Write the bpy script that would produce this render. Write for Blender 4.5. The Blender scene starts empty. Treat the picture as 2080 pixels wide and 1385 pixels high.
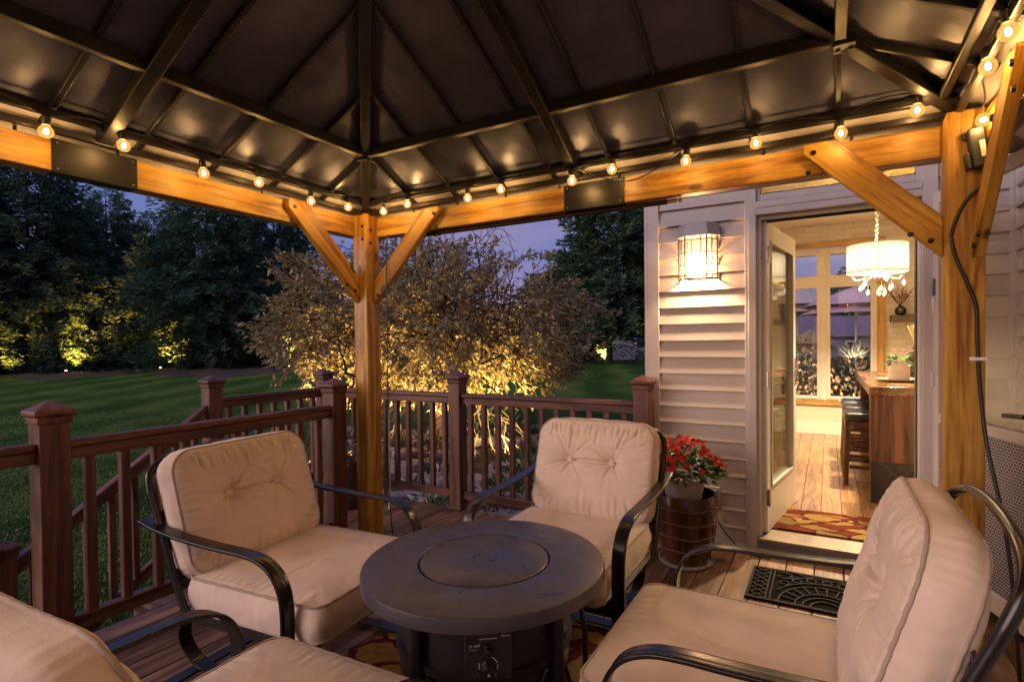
import bpy, math, random
from mathutils import Vector as V, Matrix as M, noise
R = math.radians
rnd = random.Random(7)
sc = bpy.context.scene
C = sc.collection
W = {}                                   # world matrix of every empty made here

# ------------------------------------------------------------------ helpers
class MB:
    """collects geometry, then links it as one mesh object"""
    def __init__(s): s.v = []; s.f = []; s.a = []
    def add(s, vs, fs, a=0.0):
        b = len(s.v); s.v += [tuple(p) for p in vs]
        for f in fs: s.f.append(tuple(i + b for i in f)); s.a.append(a)
        return s
    def box(s, c, d, m=None, a=0.0):
        x, y, z = d[0] / 2, d[1] / 2, d[2] / 2
        vs = [V((i, j, k)) for i in (-x, x) for j in (-y, y) for k in (-z, z)]
        if m is not None: vs = [m @ p for p in vs]
        vs = [p + V(c) for p in vs]
        return s.add(vs, [(0, 1, 3, 2), (4, 6, 7, 5), (0, 4, 5, 1), (2, 3, 7, 6), (0, 2, 6, 4), (1, 5, 7, 3)], a)
    def bb(s, x0, x1, y0, y1, z0, z1, a=0.0):
        return s.box(((x0 + x1) / 2, (y0 + y1) / 2, (z0 + z1) / 2), (x1 - x0, y1 - y0, z1 - z0), None, a)
    def sweep(s, pts, prof, up=(0, 0, 1), closed=False, caps=True, scale=None, a=0.0):
        """prof: 2-D loop (side, up) swept along pts"""
        pts = [V(p) for p in pts]; n = len(pts); k = len(prof); vs = []; up = V(up)
        for i in range(n):
            if closed: t = pts[(i + 1) % n] - pts[i - 1]
            else: t = pts[min(i + 1, n - 1)] - pts[max(i - 1, 0)]
            t.normalize()
            side = t.cross(up)
            if side.length < 1e-4: side = t.cross(V((1, 0, 0)))
            if side.length < 1e-4: side = t.cross(V((0, 1, 0)))
            side.normalize(); u = side.cross(t)
            q = scale[i] if scale else 1
            vs += [pts[i] + side * (x * q) + u * (y * q) for x, y in prof]
        fs = []
        for i in range(n if closed else n - 1):
            j = (i + 1) % n
            for m in range(k):
                m2 = (m + 1) % k
                fs.append((i * k + m, i * k + m2, j * k + m2, j * k + m))
        if caps and not closed:
            fs.append(tuple(range(k - 1, -1, -1))); fs.append(tuple((n - 1) * k + m for m in range(k)))
        return s.add(vs, fs, a)
    def tube(s, pts, r, n=8, closed=False, scale=None, caps=True):
        return s.sweep(pts, circ(r, n), closed=closed, scale=scale, caps=caps)
    def lathe(s, prof, c=(0, 0, 0), n=32, m=None, caps=True):
        vs = []; k = len(prof)
        for i in range(n):
            t = 2 * math.pi * i / n
            for r, z in prof:
                p = V((r * math.cos(t), r * math.sin(t), z))
                if m is not None: p = m @ p
                vs.append(p + V(c))
        fs = []
        for i in range(n):
            j = (i + 1) % n
            for q in range(k - 1): fs.append((i * k + q, j * k + q, j * k + q + 1, i * k + q + 1))
        if caps:
            if prof[0][0] > 1e-5: fs.append(tuple(i * k for i in range(n - 1, -1, -1)))
            if prof[-1][0] > 1e-5: fs.append(tuple(i * k + k - 1 for i in range(n)))
        return s.add(vs, fs)
    def ball(s, c, r, n=10, sc=(1, 1, 1)):
        prof = [(r * math.sin(math.pi * i / n) + 1e-5, -r * math.cos(math.pi * i / n)) for i in range(n + 1)]
        return s.lathe(prof, c, n * 2, M.Diagonal((sc[0], sc[1], sc[2], 1)).to_3x3(), caps=False)
    def quad(s, p, d, up, w):               # leaf: a bent diamond
        d = V(d); L = d.length; side = d.cross(V(up))
        if side.length < 1e-5: side = d.cross(V((1, 0, 0.3)))
        side = side.normalized() * (w / 2); n = side.cross(d).normalized() * (w * .18); p = V(p)
        return s.add([p, p + d * .45 + side + n, p + d, p + d * .45 - side + n], [(0, 1, 2), (0, 2, 3)], rnd.random())
    def build(s, name, mat, parent=None, mw=None, smooth=None, bevel=0, attr=False, seg=2):
        me = bpy.data.meshes.new(name); me.from_pydata(s.v, [], s.f)
        if mat: me.materials.append(mat)
        if attr:
            at = me.attributes.new('rnd', 'FLOAT', 'FACE'); at.data.foreach_set('value', s.a)
        me.validate(); me.update()
        if smooth is not None:
            me.polygons.foreach_set('use_smooth', [True] * len(me.polygons))
            if smooth < 180: me.set_sharp_from_angle(angle=R(smooth))
        o = bpy.data.objects.new(name, me); C.objects.link(o)
        if bevel:
            b = o.modifiers.new('Bevel', 'BEVEL'); b.width = bevel; b.segments = seg; b.limit_method = 'ANGLE'; b.angle_limit = R(40)
            if smooth is None:
                me.polygons.foreach_set('use_smooth', [True] * len(me.polygons)); me.set_sharp_from_angle(angle=R(55))
        put(o, mw if mw is not None else M.Identity(4), parent)
        return o
def put(o, mw, parent=None):
    """mw: wanted world matrix (parent may be an empty made here or a mesh placed here)"""
    W[o.name] = mw
    if parent is not None:
        o.parent = parent; o.matrix_basis = W[parent.name].inverted() @ mw
    else: o.matrix_basis = mw
def circ(r, n=8): return [(r * math.cos(2 * math.pi * i / n), r * math.sin(2 * math.pi * i / n)) for i in range(n)]
def rect(w, h): return [(-w / 2, -h / 2), (w / 2, -h / 2), (w / 2, h / 2), (-w / 2, h / 2)]
def T(x, y, z): return M.Translation((x, y, z))
def empty(name, loc=(0, 0, 0), rz=0):
    o = bpy.data.objects.new(name, None); C.objects.link(o); o.empty_display_size = .1
    put(o, T(*loc) @ M.Rotation(rz, 4, 'Z')); return o
def tag(o, label=None, cat=None, group=None, kind=None):
    if label: o['label'] = label
    if cat: o['category'] = cat
    if group: o['group'] = group
    if kind: o['kind'] = kind
    return o
def thing(name, label, cat, loc=(0, 0, 0), rz=0, group=None): return tag(empty(name, loc, rz), label, cat, group)
def kids(o): return [c for c in C.objects if c.parent == o]
def copy_tree(o, mw=None, parent=None):
    c = o.copy(); C.objects.link(c); c.parent = parent
    if mw is not None: c.matrix_basis = mw; W[c.name] = mw
    for k in kids(o): copy_tree(k, None, c)
    return c
def axis_mat(p0, p1, up=(0, 0, 1)):
    p0 = V(p0); x = (V(p1) - p0).normalized(); y = V(up).cross(x)
    if y.length < 1e-4: y = V((0, 1, 0)) if abs(x.y) < .9 else V((1, 0, 0))
    y.normalize(); z = x.cross(y)
    m = M((x, y, z)).transposed().to_4x4(); m.translation = p0; return m
def board(name, p0, p1, w, h, mat, parent=None, up=(0, 0, 1), bevel=.003, cut=(0, 0)):
    """a length of timber: local x along it (grain), w sideways, h upwards; cut slants its ends"""
    L = (V(p1) - V(p0)).length; b = MB()
    b.bb(0, L, -w / 2, w / 2, -h / 2, h / 2)
    if cut != (0, 0):
        b.v = [(x + (cut[0] if x < L / 2 else cut[1]) * (z / (h / 2)) , y, z) for x, y, z in b.v]
    return b.build(name, mat, parent, axis_mat(p0, p1, up), bevel=bevel)
def bez(pts, n=8):
    """smooth curve through points"""
    P = [V(p) for p in pts]; out = []
    for i in range(len(P) - 1):
        a = P[max(i - 1, 0)]; b = P[i]; c = P[i + 1]; d = P[min(i + 2, len(P) - 1)]
        for k in range(n):
            t = k / n
            out.append(.5 * ((2 * b) + (c - a) * t + (2 * a - 5 * b + 4 * c - d) * t * t + (3 * b - a - 3 * c + d) * t ** 3))
    return out + [P[-1]]

# ------------------------------------------------------------------ materials
def nm(name):
    m = bpy.data.materials.new(name); m.use_nodes = True; nt = m.node_tree; nt.nodes.clear()
    return m, nt, nt.nodes.new, nt.links.new
def sock(N, L, kind, ins, **kw):
    n = N(kind)
    for k, v in kw.items(): setattr(n, k, v)
    for k, v in ins.items():
        if hasattr(v, 'is_output'): L(v, n.inputs[k])
        else: n.inputs[k].default_value = v
    return n
def c4(c): return tuple(c) + ((1,) if len(c) == 3 else ())
def ramp(N, L, fac, stops, interp='LINEAR'):
    r = N('ShaderNodeValToRGB'); r.color_ramp.interpolation = interp; e = r.color_ramp.elements
    while len(e) < len(stops): e.new(.5)
    for el, (p, c) in zip(e, stops): el.position = p; el.color = c4(c)
    L(fac, r.inputs[0]); return r.outputs[0]
def objco(N, L, scale=(1, 1, 1), rot=(0, 0, 0), use_rnd=True):
    tc = N('ShaderNodeTexCoord').outputs['Object']
    if use_rnd:
        oi = N('ShaderNodeObjectInfo').outputs['Random']
        mm = sock(N, L, 'ShaderNodeMath', {0: oi, 1: 37.0}, operation='MULTIPLY').outputs[0]
        tc = sock(N, L, 'ShaderNodeVectorMath', {0: tc, 1: mm}, operation='ADD').outputs[0]
    return sock(N, L, 'ShaderNodeMapping', {0: tc, 'Scale': scale, 'Rotation': rot}).outputs[0]
def pbsdf(N, L, m, nt, col, rough=.5, metal=0, bump=None, bstr=.2, bdist=.01, spec=.5, **extra):
    p = N('ShaderNodeBsdfPrincipled'); o = N('ShaderNodeOutputMaterial'); L(p.outputs[0], o.inputs[0])
    for k, v in (('Base Color', col), ('Roughness', rough), ('Metallic', metal), ('Specular IOR Level', spec)):
        if hasattr(v, 'is_output'): L(v, p.inputs[k])
        else: p.inputs[k].default_value = c4(v) if k == 'Base Color' else v
    for k, v in extra.items(): p.inputs[k.replace('_', ' ')].default_value = v
    if bump is not None:
        b = sock(N, L, 'ShaderNodeBump', {'Height': bump, 'Strength': bstr, 'Distance': bdist}); L(b.outputs[0], p.inputs['Normal'])
    return p
def plain(name, col, rough=.5, metal=0, var=.25, scale=8, bstr=.1, bscale=60, spec=.5, **extra):
    """colour with slow blotches, fine bump and uneven gloss"""
    m, nt, N, L = nm(name); co = objco(N, L)
    n1 = sock(N, L, 'ShaderNodeTexNoise', {'Vector': co, 'Scale': scale, 'Detail': 5, 'Roughness': .6}).outputs[0]
    n2 = sock(N, L, 'ShaderNodeTexNoise', {'Vector': co, 'Scale': bscale, 'Detail': 3}).outputs[0]
    col_ = ramp(N, L, n1, [(.3, [c * (1 - var) for c in col]), (.7, [min(1, c * (1 + var)) for c in col])])
    ro = sock(N, L, 'ShaderNodeMapRange', {0: n1, 1: .3, 2: .7, 3: max(.02, rough - .25 * var), 4: min(1, rough + .25 * var)}).outputs[0]
    pbsdf(N, L, m, nt, col_, ro, metal, n2, bstr, .004, spec, **extra); return m
def wood(name, cols, rough=.45, grain=1.0, knots=.0, bstr=.25, attr=False, axis=0, spec=.4):
    """timber with its grain along local x (axis 0), y or z"""
    m, nt, N, L = nm(name)
    sA, sB = [14.0] * 3, [70.0] * 3; sA[axis] = 1.1; sB[axis] = 2.2
    co = objco(N, L)
    if attr:
        at = sock(N, L, 'ShaderNodeAttribute', {}, attribute_name='rnd').outputs['Fac']
        a2 = sock(N, L, 'ShaderNodeMath', {0: at, 1: 31.0}, operation='MULTIPLY').outputs[0]
        co = sock(N, L, 'ShaderNodeVectorMath', {0: co, 1: a2}, operation='ADD').outputs[0]
    mA = sock(N, L, 'ShaderNodeMapping', {0: co, 'Scale': sA}).outputs[0]
    mB = sock(N, L, 'ShaderNodeMapping', {0: co, 'Scale': sB}).outputs[0]
    nA = sock(N, L, 'ShaderNodeTexNoise', {'Vector': mA, 'Scale': 1 * grain, 'Detail': 6, 'Roughness': .62, 'Distortion': 1.2}).outputs[0]
    nB = sock(N, L, 'ShaderNodeTexNoise', {'Vector': mB, 'Scale': 1 * grain, 'Detail': 3, 'Roughness': .7}).outputs[0]
    mix = sock(N, L, 'ShaderNodeMath', {0: nB, 1: .45, 2: 0}, operation='MULTIPLY_ADD'); L(nA, mix.inputs[2]); mix = mix.outputs[0]
    col = ramp(N, L, mix, [(.60, cols[0]), (.72, cols[1]), (.86, cols[2])])
    if attr:
        hs = sock(N, L, 'ShaderNodeMapRange', {0: at, 3: .72, 4: 1.25}).outputs[0]
        h = sock(N, L, 'ShaderNodeHueSaturation', {'Value': hs, 'Color': col}); col = h.outputs[0]
    if knots:
        sk = [4.2] * 3; sk[axis] = 1.9
        mk = sock(N, L, 'ShaderNodeMapping', {0: co, 'Scale': sk}).outputs[0]
        vo = sock(N, L, 'ShaderNodeTexVoronoi', {'Vector': mk, 'Scale': 1.6, 'Randomness': 1}).outputs['Distance']
        kf = sock(N, L, 'ShaderNodeMapRange', {0: vo, 1: .07, 2: .13, 3: knots, 4: 0}).outputs[0]
        mx = sock(N, L, 'ShaderNodeMix', {'Factor': kf, 6: col, 7: c4([c * .28 for c in cols[0]])}, data_type='RGBA'); col = mx.outputs[2]
    nw = sock(N, L, 'ShaderNodeTexNoise', {'Vector': co, 'Scale': 3.1, 'Detail': 7, 'Roughness': .7}).outputs[0]
    vw = sock(N, L, 'ShaderNodeMapRange', {0: nw, 1: .3, 2: .7, 3: .72, 4: 1.24}).outputs[0]
    col = sock(N, L, 'ShaderNodeHueSaturation', {'Value': vw, 'Color': col}).outputs[0]
    rw = sock(N, L, 'ShaderNodeMapRange', {0: nw, 1: .3, 2: .7, 3: rough - .10, 4: rough + .16}).outputs[0]
    pbsdf(N, L, m, nt, col, rw, 0, mix, bstr, .004, spec); return m
def emit(name, col, s):
    m, nt, N, L = nm(name)
    e = sock(N, L, 'ShaderNodeEmission', {'Color': c4(col), 'Strength': s}); o = N('ShaderNodeOutputMaterial'); L(e.outputs[0], o.inputs[0]); return m
def glass(name, tint=(.9, .95, .95), rough=.01, refl=1.0, base=.04):
    m, nt, N, L = nm(name)
    t = sock(N, L, 'ShaderNodeBsdfTransparent', {'Color': c4(tint)}); g = sock(N, L, 'ShaderNodeBsdfGlossy', {'Roughness': rough})
    f = sock(N, L, 'ShaderNodeFresnel', {'IOR': 1.5}).outputs[0]
    f2 = sock(N, L, 'ShaderNodeMath', {0: f, 1: refl, 2: base - .04}, operation='MULTIPLY_ADD', use_clamp=True).outputs[0]
    mx = N('ShaderNodeMixShader'); L(f2, mx.inputs[0]); L(t.outputs[0], mx.inputs[1]); L(g.outputs[0], mx.inputs[2])
    o = N('ShaderNodeOutputMaterial'); L(mx.outputs[0], o.inputs[0]); return m
def leafmat(name, cols, rough=.5, trans=.25):
    m, nt, N, L = nm(name)
    at = sock(N, L, 'ShaderNodeAttribute', {}, attribute_name='rnd').outputs['Fac']
    co = objco(N, L); n1 = sock(N, L, 'ShaderNodeTexNoise', {'Vector': co, 'Scale': 1.3, 'Detail': 3}).outputs[0]
    s = sock(N, L, 'ShaderNodeMath', {0: at, 1: n1}, operation='ADD').outputs[0]
    s = sock(N, L, 'ShaderNodeMath', {0: s, 1: .5}, operation='MULTIPLY').outputs[0]
    k = len(cols); col = ramp(N, L, s, [(.2 + .6 * i / (k - 1), c) for i, c in enumerate(cols)])
    p = N('ShaderNodeBsdfPrincipled'); L(col, p.inputs['Base Color']); p.inputs['Roughness'].default_value = rough
    t = N('ShaderNodeBsdfTranslucent'); L(col, t.inputs[0])
    mx = N('ShaderNodeMixShader'); mx.inputs[0].default_value = trans; L(p.outputs[0], mx.inputs[1]); L(t.outputs[0], mx.inputs[2])
    o = N('ShaderNodeOutputMaterial'); L(mx.outputs[0], o.inputs[0]); return m

HONEY = wood('honey_pine', [(.19, .075, .012), (.36, .178, .022), (.50, .285, .045)], .45, 1, .95, .3)
RAIL = wood('stained_rail', [(.050, .018, .012), (.098, .037, .025), (.155, .064, .043)], .42, 1, .3, .2)
DECKM = wood('deck_wood', [(.075, .038, .022), (.165, .088, .050), (.26, .15, .088)], .5, .8, .5, .3, attr=True, axis=1)
STEEL = plain('black_steel', (.017, .014, .013), .24, .3, .12, 3, .02, 160, .6)
ROOFM = None
def roofmat(name, col, r0):
    m, nt, N, L = nm(name); co = objco(N, L, use_rnd=False)
    n1 = sock(N, L, 'ShaderNodeTexNoise', {'Vector': co, 'Scale': 3.2, 'Detail': 6, 'Roughness': .65}).outputs[0]
    n2 = sock(N, L, 'ShaderNodeTexNoise', {'Vector': co, 'Scale': 5.5, 'Detail': 1}).outputs[0]
    n3 = sock(N, L, 'ShaderNodeTexNoise', {'Vector': co, 'Scale': 160, 'Detail': 2}).outputs[0]
    hh = sock(N, L, 'ShaderNodeMath', {0: n3, 1: .05, 2: 0}, operation='MULTIPLY_ADD'); L(n2, hh.inputs[2])
    col_ = ramp(N, L, n1, [(.3, [c * .75 for c in col]), (.7, [c * 1.3 for c in col])])
    ro = sock(N, L, 'ShaderNodeMapRange', {0: n1, 1: .3, 2: .7, 3: r0 - .06, 4: r0 + .08}).outputs[0]
    pbsdf(N, L, m, nt, col_, ro, .55, hh.outputs[0], .45, .025, .5); return m
ROOFM = roofmat('roof_steel', (.088, .090, .140), .40)
OVERM = plain('roof_edge_grey', (.40, .37, .38), .5, .1, .15, 4, .05, 90)
FABRIC = None
def fabric(name, col):
    m, nt, N, L = nm(name); co = objco(N, L, use_rnd=True)
    n1 = sock(N, L, 'ShaderNodeTexNoise', {'Vector': co, 'Scale': 5, 'Detail': 6, 'Roughness': .65}).outputs[0]
    wv1 = sock(N, L, 'ShaderNodeTexNoise', {'Vector': co, 'Scale': 320, 'Detail': 2}).outputs[0]
    n2 = sock(N, L, 'ShaderNodeTexNoise', {'Vector': co, 'Scale': 24, 'Detail': 3, 'Distortion': .6}).outputs[0]
    h = sock(N, L, 'ShaderNodeMath', {0: wv1, 1: .35, 2: 0}, operation='MULTIPLY_ADD'); L(n2, h.inputs[2])
    col_ = ramp(N, L, n1, [(.28, [c * .84 for c in col]), (.72, [min(1, c * 1.1) for c in col])])
    pbsdf(N, L, m, nt, col_, .85, 0, h.outputs[0], .22, .006, .2, Sheen_Weight=.25); return m
FABRIC = fabric('beige_canvas', (.76, .605, .495))
PIPE = fabric('beige_piping', (.44, .345, .27))
def siding(name, col):
    m, nt, N, L = nm(name); co = objco(N, L, (1.5, 1.5, 40), use_rnd=False)
    n1 = sock(N, L, 'ShaderNodeTexNoise', {'Vector': co, 'Scale': 3, 'Detail': 5, 'Roughness': .6, 'Distortion': .5}).outputs[0]
    co2 = objco(N, L, (1, 1, 1), use_rnd=False); n2 = sock(N, L, 'ShaderNodeTexNoise', {'Vector': co2, 'Scale': 3, 'Detail': 4}).outputs[0]
    at = sock(N, L, 'ShaderNodeAttribute', {}, attribute_name='rnd').outputs['Fac']
    s = sock(N, L, 'ShaderNodeMath', {0: at, 1: n2}, operation='ADD').outputs[0]
    col_ = ramp(N, L, s, [(.4, [c * .86 for c in col]), (1.3, [min(1, c * 1.1) for c in col])])
    pbsdf(N, L, m, nt, col_, .5, 0, n1, .35, .004, .35); return m
SIDING = siding('lap_siding', (.50, .44, .40))
TRIM = plain('painted_trim', (.56, .50, .48), .45, 0, .08, 6, .08, 50)
WHITE = plain('white_frame', (.74, .69, .62), .4, 0, .06, 6, .05, 50)
BLACK = plain('black_plastic', (.012, .012, .013), .4, 0, .2, 10, .06, 120)
CABLE = plain('cable_rubber', (.010, .010, .011), .45, 0, .2, 20, .05, 80)
DARKST = plain('splice_steel', (.016, .014, .015), .42, .4, .3, 6, .08, 90)
BOLT = plain('bolt_head', (.02, .016, .014), .35, .6, .2, 40, .05, 90)
CHROME = plain('brushed_metal', (.45, .42, .38), .25, .9, .1, 20, .05, 200)
GLASS = glass('window_glass')
GLASSD = glass('door_glass', (.95, .95, .90), .01, .8, .05)
GLASST = glass('transom_glass', (.30, .26, .16), .01, 1.5, .10)

# ------------------------------------------------------------------ world, sun, camera
world = bpy.data.worlds.new("World"); sc.world = world; world.use_nodes = True
nt = world.node_tree; nt.nodes.clear(); N = nt.nodes.new; L = nt.links.new
SUN_EL, SUN_AZ = R(4), R(215)                # the afterglow: low, behind the camera to the left
sky = N('ShaderNodeTexSky'); sky.sky_type = 'NISHITA'; sky.sun_disc = False
sky.sun_elevation = SUN_EL; sky.sun_rotation = SUN_AZ; sky.altitude = 100; sky.dust_density = 2.0; sky.ozone_density = 4.0
tc = N('ShaderNodeTexCoord').outputs['Generated']
sep = sock(N, L, 'ShaderNodeSeparateXYZ', {0: tc})
grad = ramp(N, L, sep.outputs['Z'], [(.0, (.66, .36, .50)), (.07, (.60, .36, .60)), (.16, (.24, .28, .66)), (.42, (.17, .25, .66)), (1, (.22, .26, .60))])
cl = sock(N, L, 'ShaderNodeMapping', {0: tc, 'Scale': (1, 1, 4.5)}).outputs[0]
cn = sock(N, L, 'ShaderNodeTexNoise', {'Vector': cl, 'Scale': 2.6, 'Detail': 6, 'Roughness': .55}).outputs[0]
cf = sock(N, L, 'ShaderNodeMapRange', {0: cn, 1: .48, 2: .68, 3: 0, 4: .55}).outputs[0]
cloud = sock(N, L, 'ShaderNodeMix', {'Factor': cf, 6: grad, 7: (.62, .40, .62, 1)}, data_type='RGBA').outputs[2]
b1 = sock(N, L, 'ShaderNodeBackground', {'Color': sky.outputs[0], 'Strength': .05})
b2 = sock(N, L, 'ShaderNodeBackground', {'Color': cloud, 'Strength': .62})
ad = N('ShaderNodeAddShader'); L(b1.outputs[0], ad.inputs[0]); L(b2.outputs[0], ad.inputs[1])
wo = N('ShaderNodeOutputWorld'); L(ad.outputs[0], wo.inputs[0])
sun = bpy.data.lights.new('sun', 'SUN'); sun.energy = 2.9; sun.angle = R(50); sun.color = (1, .75, .66)
so = bpy.data.objects.new('sun', sun); C.objects.link(so)
sd = V((math.sin(SUN_AZ) * math.cos(R(14)), math.cos(SUN_AZ) * math.cos(R(14)), math.sin(R(14))))
so.rotation_euler = sd.to_track_quat('Z', 'Y').to_euler(); so.location = sd * 30
cam = bpy.data.cameras.new('camera'); co_ = bpy.data.objects.new('camera', cam); C.objects.link(co_); sc.camera = co_
cam.sensor_width = 36; cam.lens = 1092.0154 / 2080 * 36; cam.shift_x = -44.1173 / 2080; cam.shift_y = 20.4571 / 2080
cam.clip_start = .05; cam.clip_end = 1000
Rv = V((.8767982, .4807304, -.0110983)); Uv = V((.0019900, .0194525, .9998088)); Fv = V((-.4808544, .8766526, -.0160993))
mw = M((Rv, Uv, -Fv)).transposed().to_4x4(); mw.translation = (0, 0, 1.30); co_.matrix_world = mw
sc.view_settings.view_transform = 'Standard'; sc.view_settings.look = 'None'; sc.view_settings.exposure = 0; sc.view_settings.gamma = 1
sc.render.engine = 'CYCLES'; cy = sc.cycles
cy.use_denoising = True
try: cy.denoiser = 'OPENIMAGEDENOISE'
except Exception: pass
cy.max_bounces = 7; cy.diffuse_bounces = 3; cy.glossy_bounces = 4; cy.transparent_max_bounces = 12; cy.transmission_bounces = 4
cy.sample_clamp_indirect = 4.0; cy.caustics_reflective = False; cy.caustics_refractive = False; cy.use_light_tree = True
def lamp(name, kind, loc, energy, col, parent=None, size=.03, target=None, spot=None, blend=.6):
    l = bpy.data.lights.new(name, kind); l.energy = energy; l.color = col; l.shadow_soft_size = size
    if spot: l.spot_size = R(spot); l.spot_blend = blend
    o = bpy.data.objects.new(name, l); C.objects.link(o)
    m = T(*loc)
    if target is not None: m = m @ (V(target) - V(loc)).to_track_quat('-Z', 'Y').to_matrix().to_4x4()
    put(o, m, parent); return o

# ------------------------------------------------------------------ ground
GX, GY = -.4808, .8767                       # the view direction on the plan
def gz(x, y):
    d = x * GX + y * GY; t = min(1, max(0, (d - 9) / 20)); t = t * t * (3 - 2 * t)
    q = min(1, max(0, (d - 38) / 16))
    return -.72 + .72 * t - 1.2 * q * q * (3 - 2 * q)
def atdir(px, d, z=None):
    """point d metres ahead in the direction of picture column px"""
    a = (px - 1084.1) / 1092.0; return V((d * GX + a * d * .8767, d * GY + a * d * .4808, z if z is not None else gz(d * GX, d * GY)))
m, nt, N, L = nm('lawn'); GRASS = m
co = objco(N, L, use_rnd=False)
dirn = sock(N, L, 'ShaderNodeMapping', {0: co, 'Rotation': (0, 0, R(-22))}).outputs[0]
wv = sock(N, L, 'ShaderNodeTexWave', {'Vector': dirn, 'Scale': .15, 'Distortion': 3.0, 'Detail': 3, 'Detail Scale': 1.6}, wave_type='BANDS').outputs['Fac']
n1 = sock(N, L, 'ShaderNodeTexNoise', {'Vector': co, 'Scale': .5, 'Detail': 8, 'Roughness': .7}).outputs[0]
n2 = sock(N, L, 'ShaderNodeTexNoise', {'Vector': co, 'Scale': 11, 'Detail': 6, 'Roughness': .8}).outputs[0]
s1 = sock(N, L, 'ShaderNodeMath', {0: wv, 1: .22, 2: .03}, operation='MULTIPLY_ADD'); L(n1, s1.inputs[2])
s2 = sock(N, L, 'ShaderNodeMath', {0: n2, 1: .45, 2: 0}, operation='MULTIPLY_ADD'); L(s1.outputs[0], s2.inputs[2])
gc = ramp(N, L, s2.outputs[0], [(.50, (.016, .042, .006)), (.78, (.044, .098, .014)), (1.05, (.10, .155, .03))])
pbsdf(N, L, m, nt, gc, .85, 0, n2, 1.0, .06, .05)
g = MB(); xs = [-300, -200, -140, -100, -80] + [-70 + i * 2.5 for i in range(37)] + [40, 60, 100, 200]
ys = [-60, -30] + [-10 + i * 2.5 for i in range(33)] + [80, 100, 140, 200, 300]
for y in ys:
    for x in xs: g.v.append((x, y, gz(x, y)))
nx = len(xs)
for j in range(len(ys) - 1):
    for i in range(nx - 1): g.f.append((j * nx + i, j * nx + i + 1, (j + 1) * nx + i + 1, (j + 1) * nx + i)); g.a.append(0)
tag(g.build('ground', GRASS, smooth=180), kind='structure')
# grass blades near the deck
GB = leafmat('grass_blades', [(.018, .044, .007), (.042, .090, .016), (.075, .125, .028)], .6, .2)
b = MB()
for i in range(52000):
    d = 3.6 + 12 * rnd.random() ** 1.7; px = rnd.uniform(-60, 1000) if rnd.random() < .8 else rnd.uniform(1000, 1330)
    p = atdir(px, d); p.z = gz(p.x, p.y)
    if -4.3 < p.x < 1.5 and p.y < 3.6 and p.y > -2: continue
    if p.x > -1.2 and p.y > 3.4: continue
    h = rnd.uniform(.014, .040); t = rnd.uniform(0, 6.28); l = rnd.uniform(0, .03); w = rnd.uniform(.004, .009) * (1 + d / 14)
    e = V((math.cos(t), math.sin(t), 0))
    b.add([p + e * w, p - e * w, p + V((e.y * l, -e.x * l, h))], [(0, 1, 2)], rnd.random())
tag(b.build('grass', GB, attr=True), 'short dark green lawn grass beside the deck and steps', 'grass', kind='stuff')
# mulch bed under the trees
MULCH = plain('mulch', (.034, .015, .010), .9, 0, .5, 3, .8, 14)
b = MB(); cols = 60; r_ = []
for i in range(cols + 1):
    px = -140 + 1560 * i / cols
    d0 = 25.2 + 1.2 * math.sin(i * .5) + .5 * math.sin(i * 1.3) + max(0, px - 900) / 30; r_.append((px, d0))
for i, (px, d0) in enumerate(r_):
    for k in range(6):
        p = atdir(px, d0 + k * 2.6); z = gz(p.x, p.y) + (.004 if k == 0 else .05 + .05 * math.sin(i * 1.7 + k))
        b.v.append((p.x, p.y, z))
for i in range(cols):
    for k in range(5): q = i * 6 + k; b.f.append((q, q + 6, q + 7, q + 1)); b.a.append(0)
tag(b.build('mulch_bed', MULCH, smooth=180), kind='structure')

# ------------------------------------------------------------------ deck and steps
b = MB(); x = -2.94
while x < .80:
    b.bb(x, x + .138, -2.2, 3.40 if x < -1.2 else 3.50, -.028, 0, rnd.random()); x += .1435
x = -4.16
while x < -2.98:
    b.bb(x, x + .138, 2.33, 3.40, -.028, -.001, rnd.random()); x += .1435
tag(b.build('deck', DECKM, attr=True, bevel=.0025, seg=1), kind='structure')
b = MB()
b.bb(-2.965, -2.945, -2.2, 2.325, -.22, -.006, .5); b.bb(-4.19, -4.165, 2.33, 3.43, -.22, -.004, .3)
b.bb(-4.16, -1.06, 3.405, 3.43, -.22, -.008, .7); b.bb(-2.93, .8, -2.18, 3.38, -.10, -.05, .1)
b.bb(-4.15, -2.97, 2.36, 3.38, -.10, -.05, .1)
for xx in (-4.1, -2.95, -1.2):
    for yy in (3.3, 2.4): b.bb(xx - .07, xx + .07, yy - .07, yy + .07, -1.0, -.10, .2)
tag(b.build('deck_framing', RAIL, attr=True), kind='structure')
b = MB()
for i in range(1, 4):
    y = 2.33 - .245 * (i - 1); z = -.18 * i
    b.bb(-4.06, -2.98, y - .275, y - .004, z - .03, z, rnd.random()); b.bb(-4.05, -2.99, y - .022, y - .004, z + .003, z + .148, rnd.random())
STEPM = wood('step_wood', [(.16, .085, .055), (.27, .15, .10), (.36, .22, .15)], .5, .8, .3, .2, attr=True)
tag(b.build('deck_steps', STEPM, attr=True, bevel=.003), kind='structure')

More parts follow.
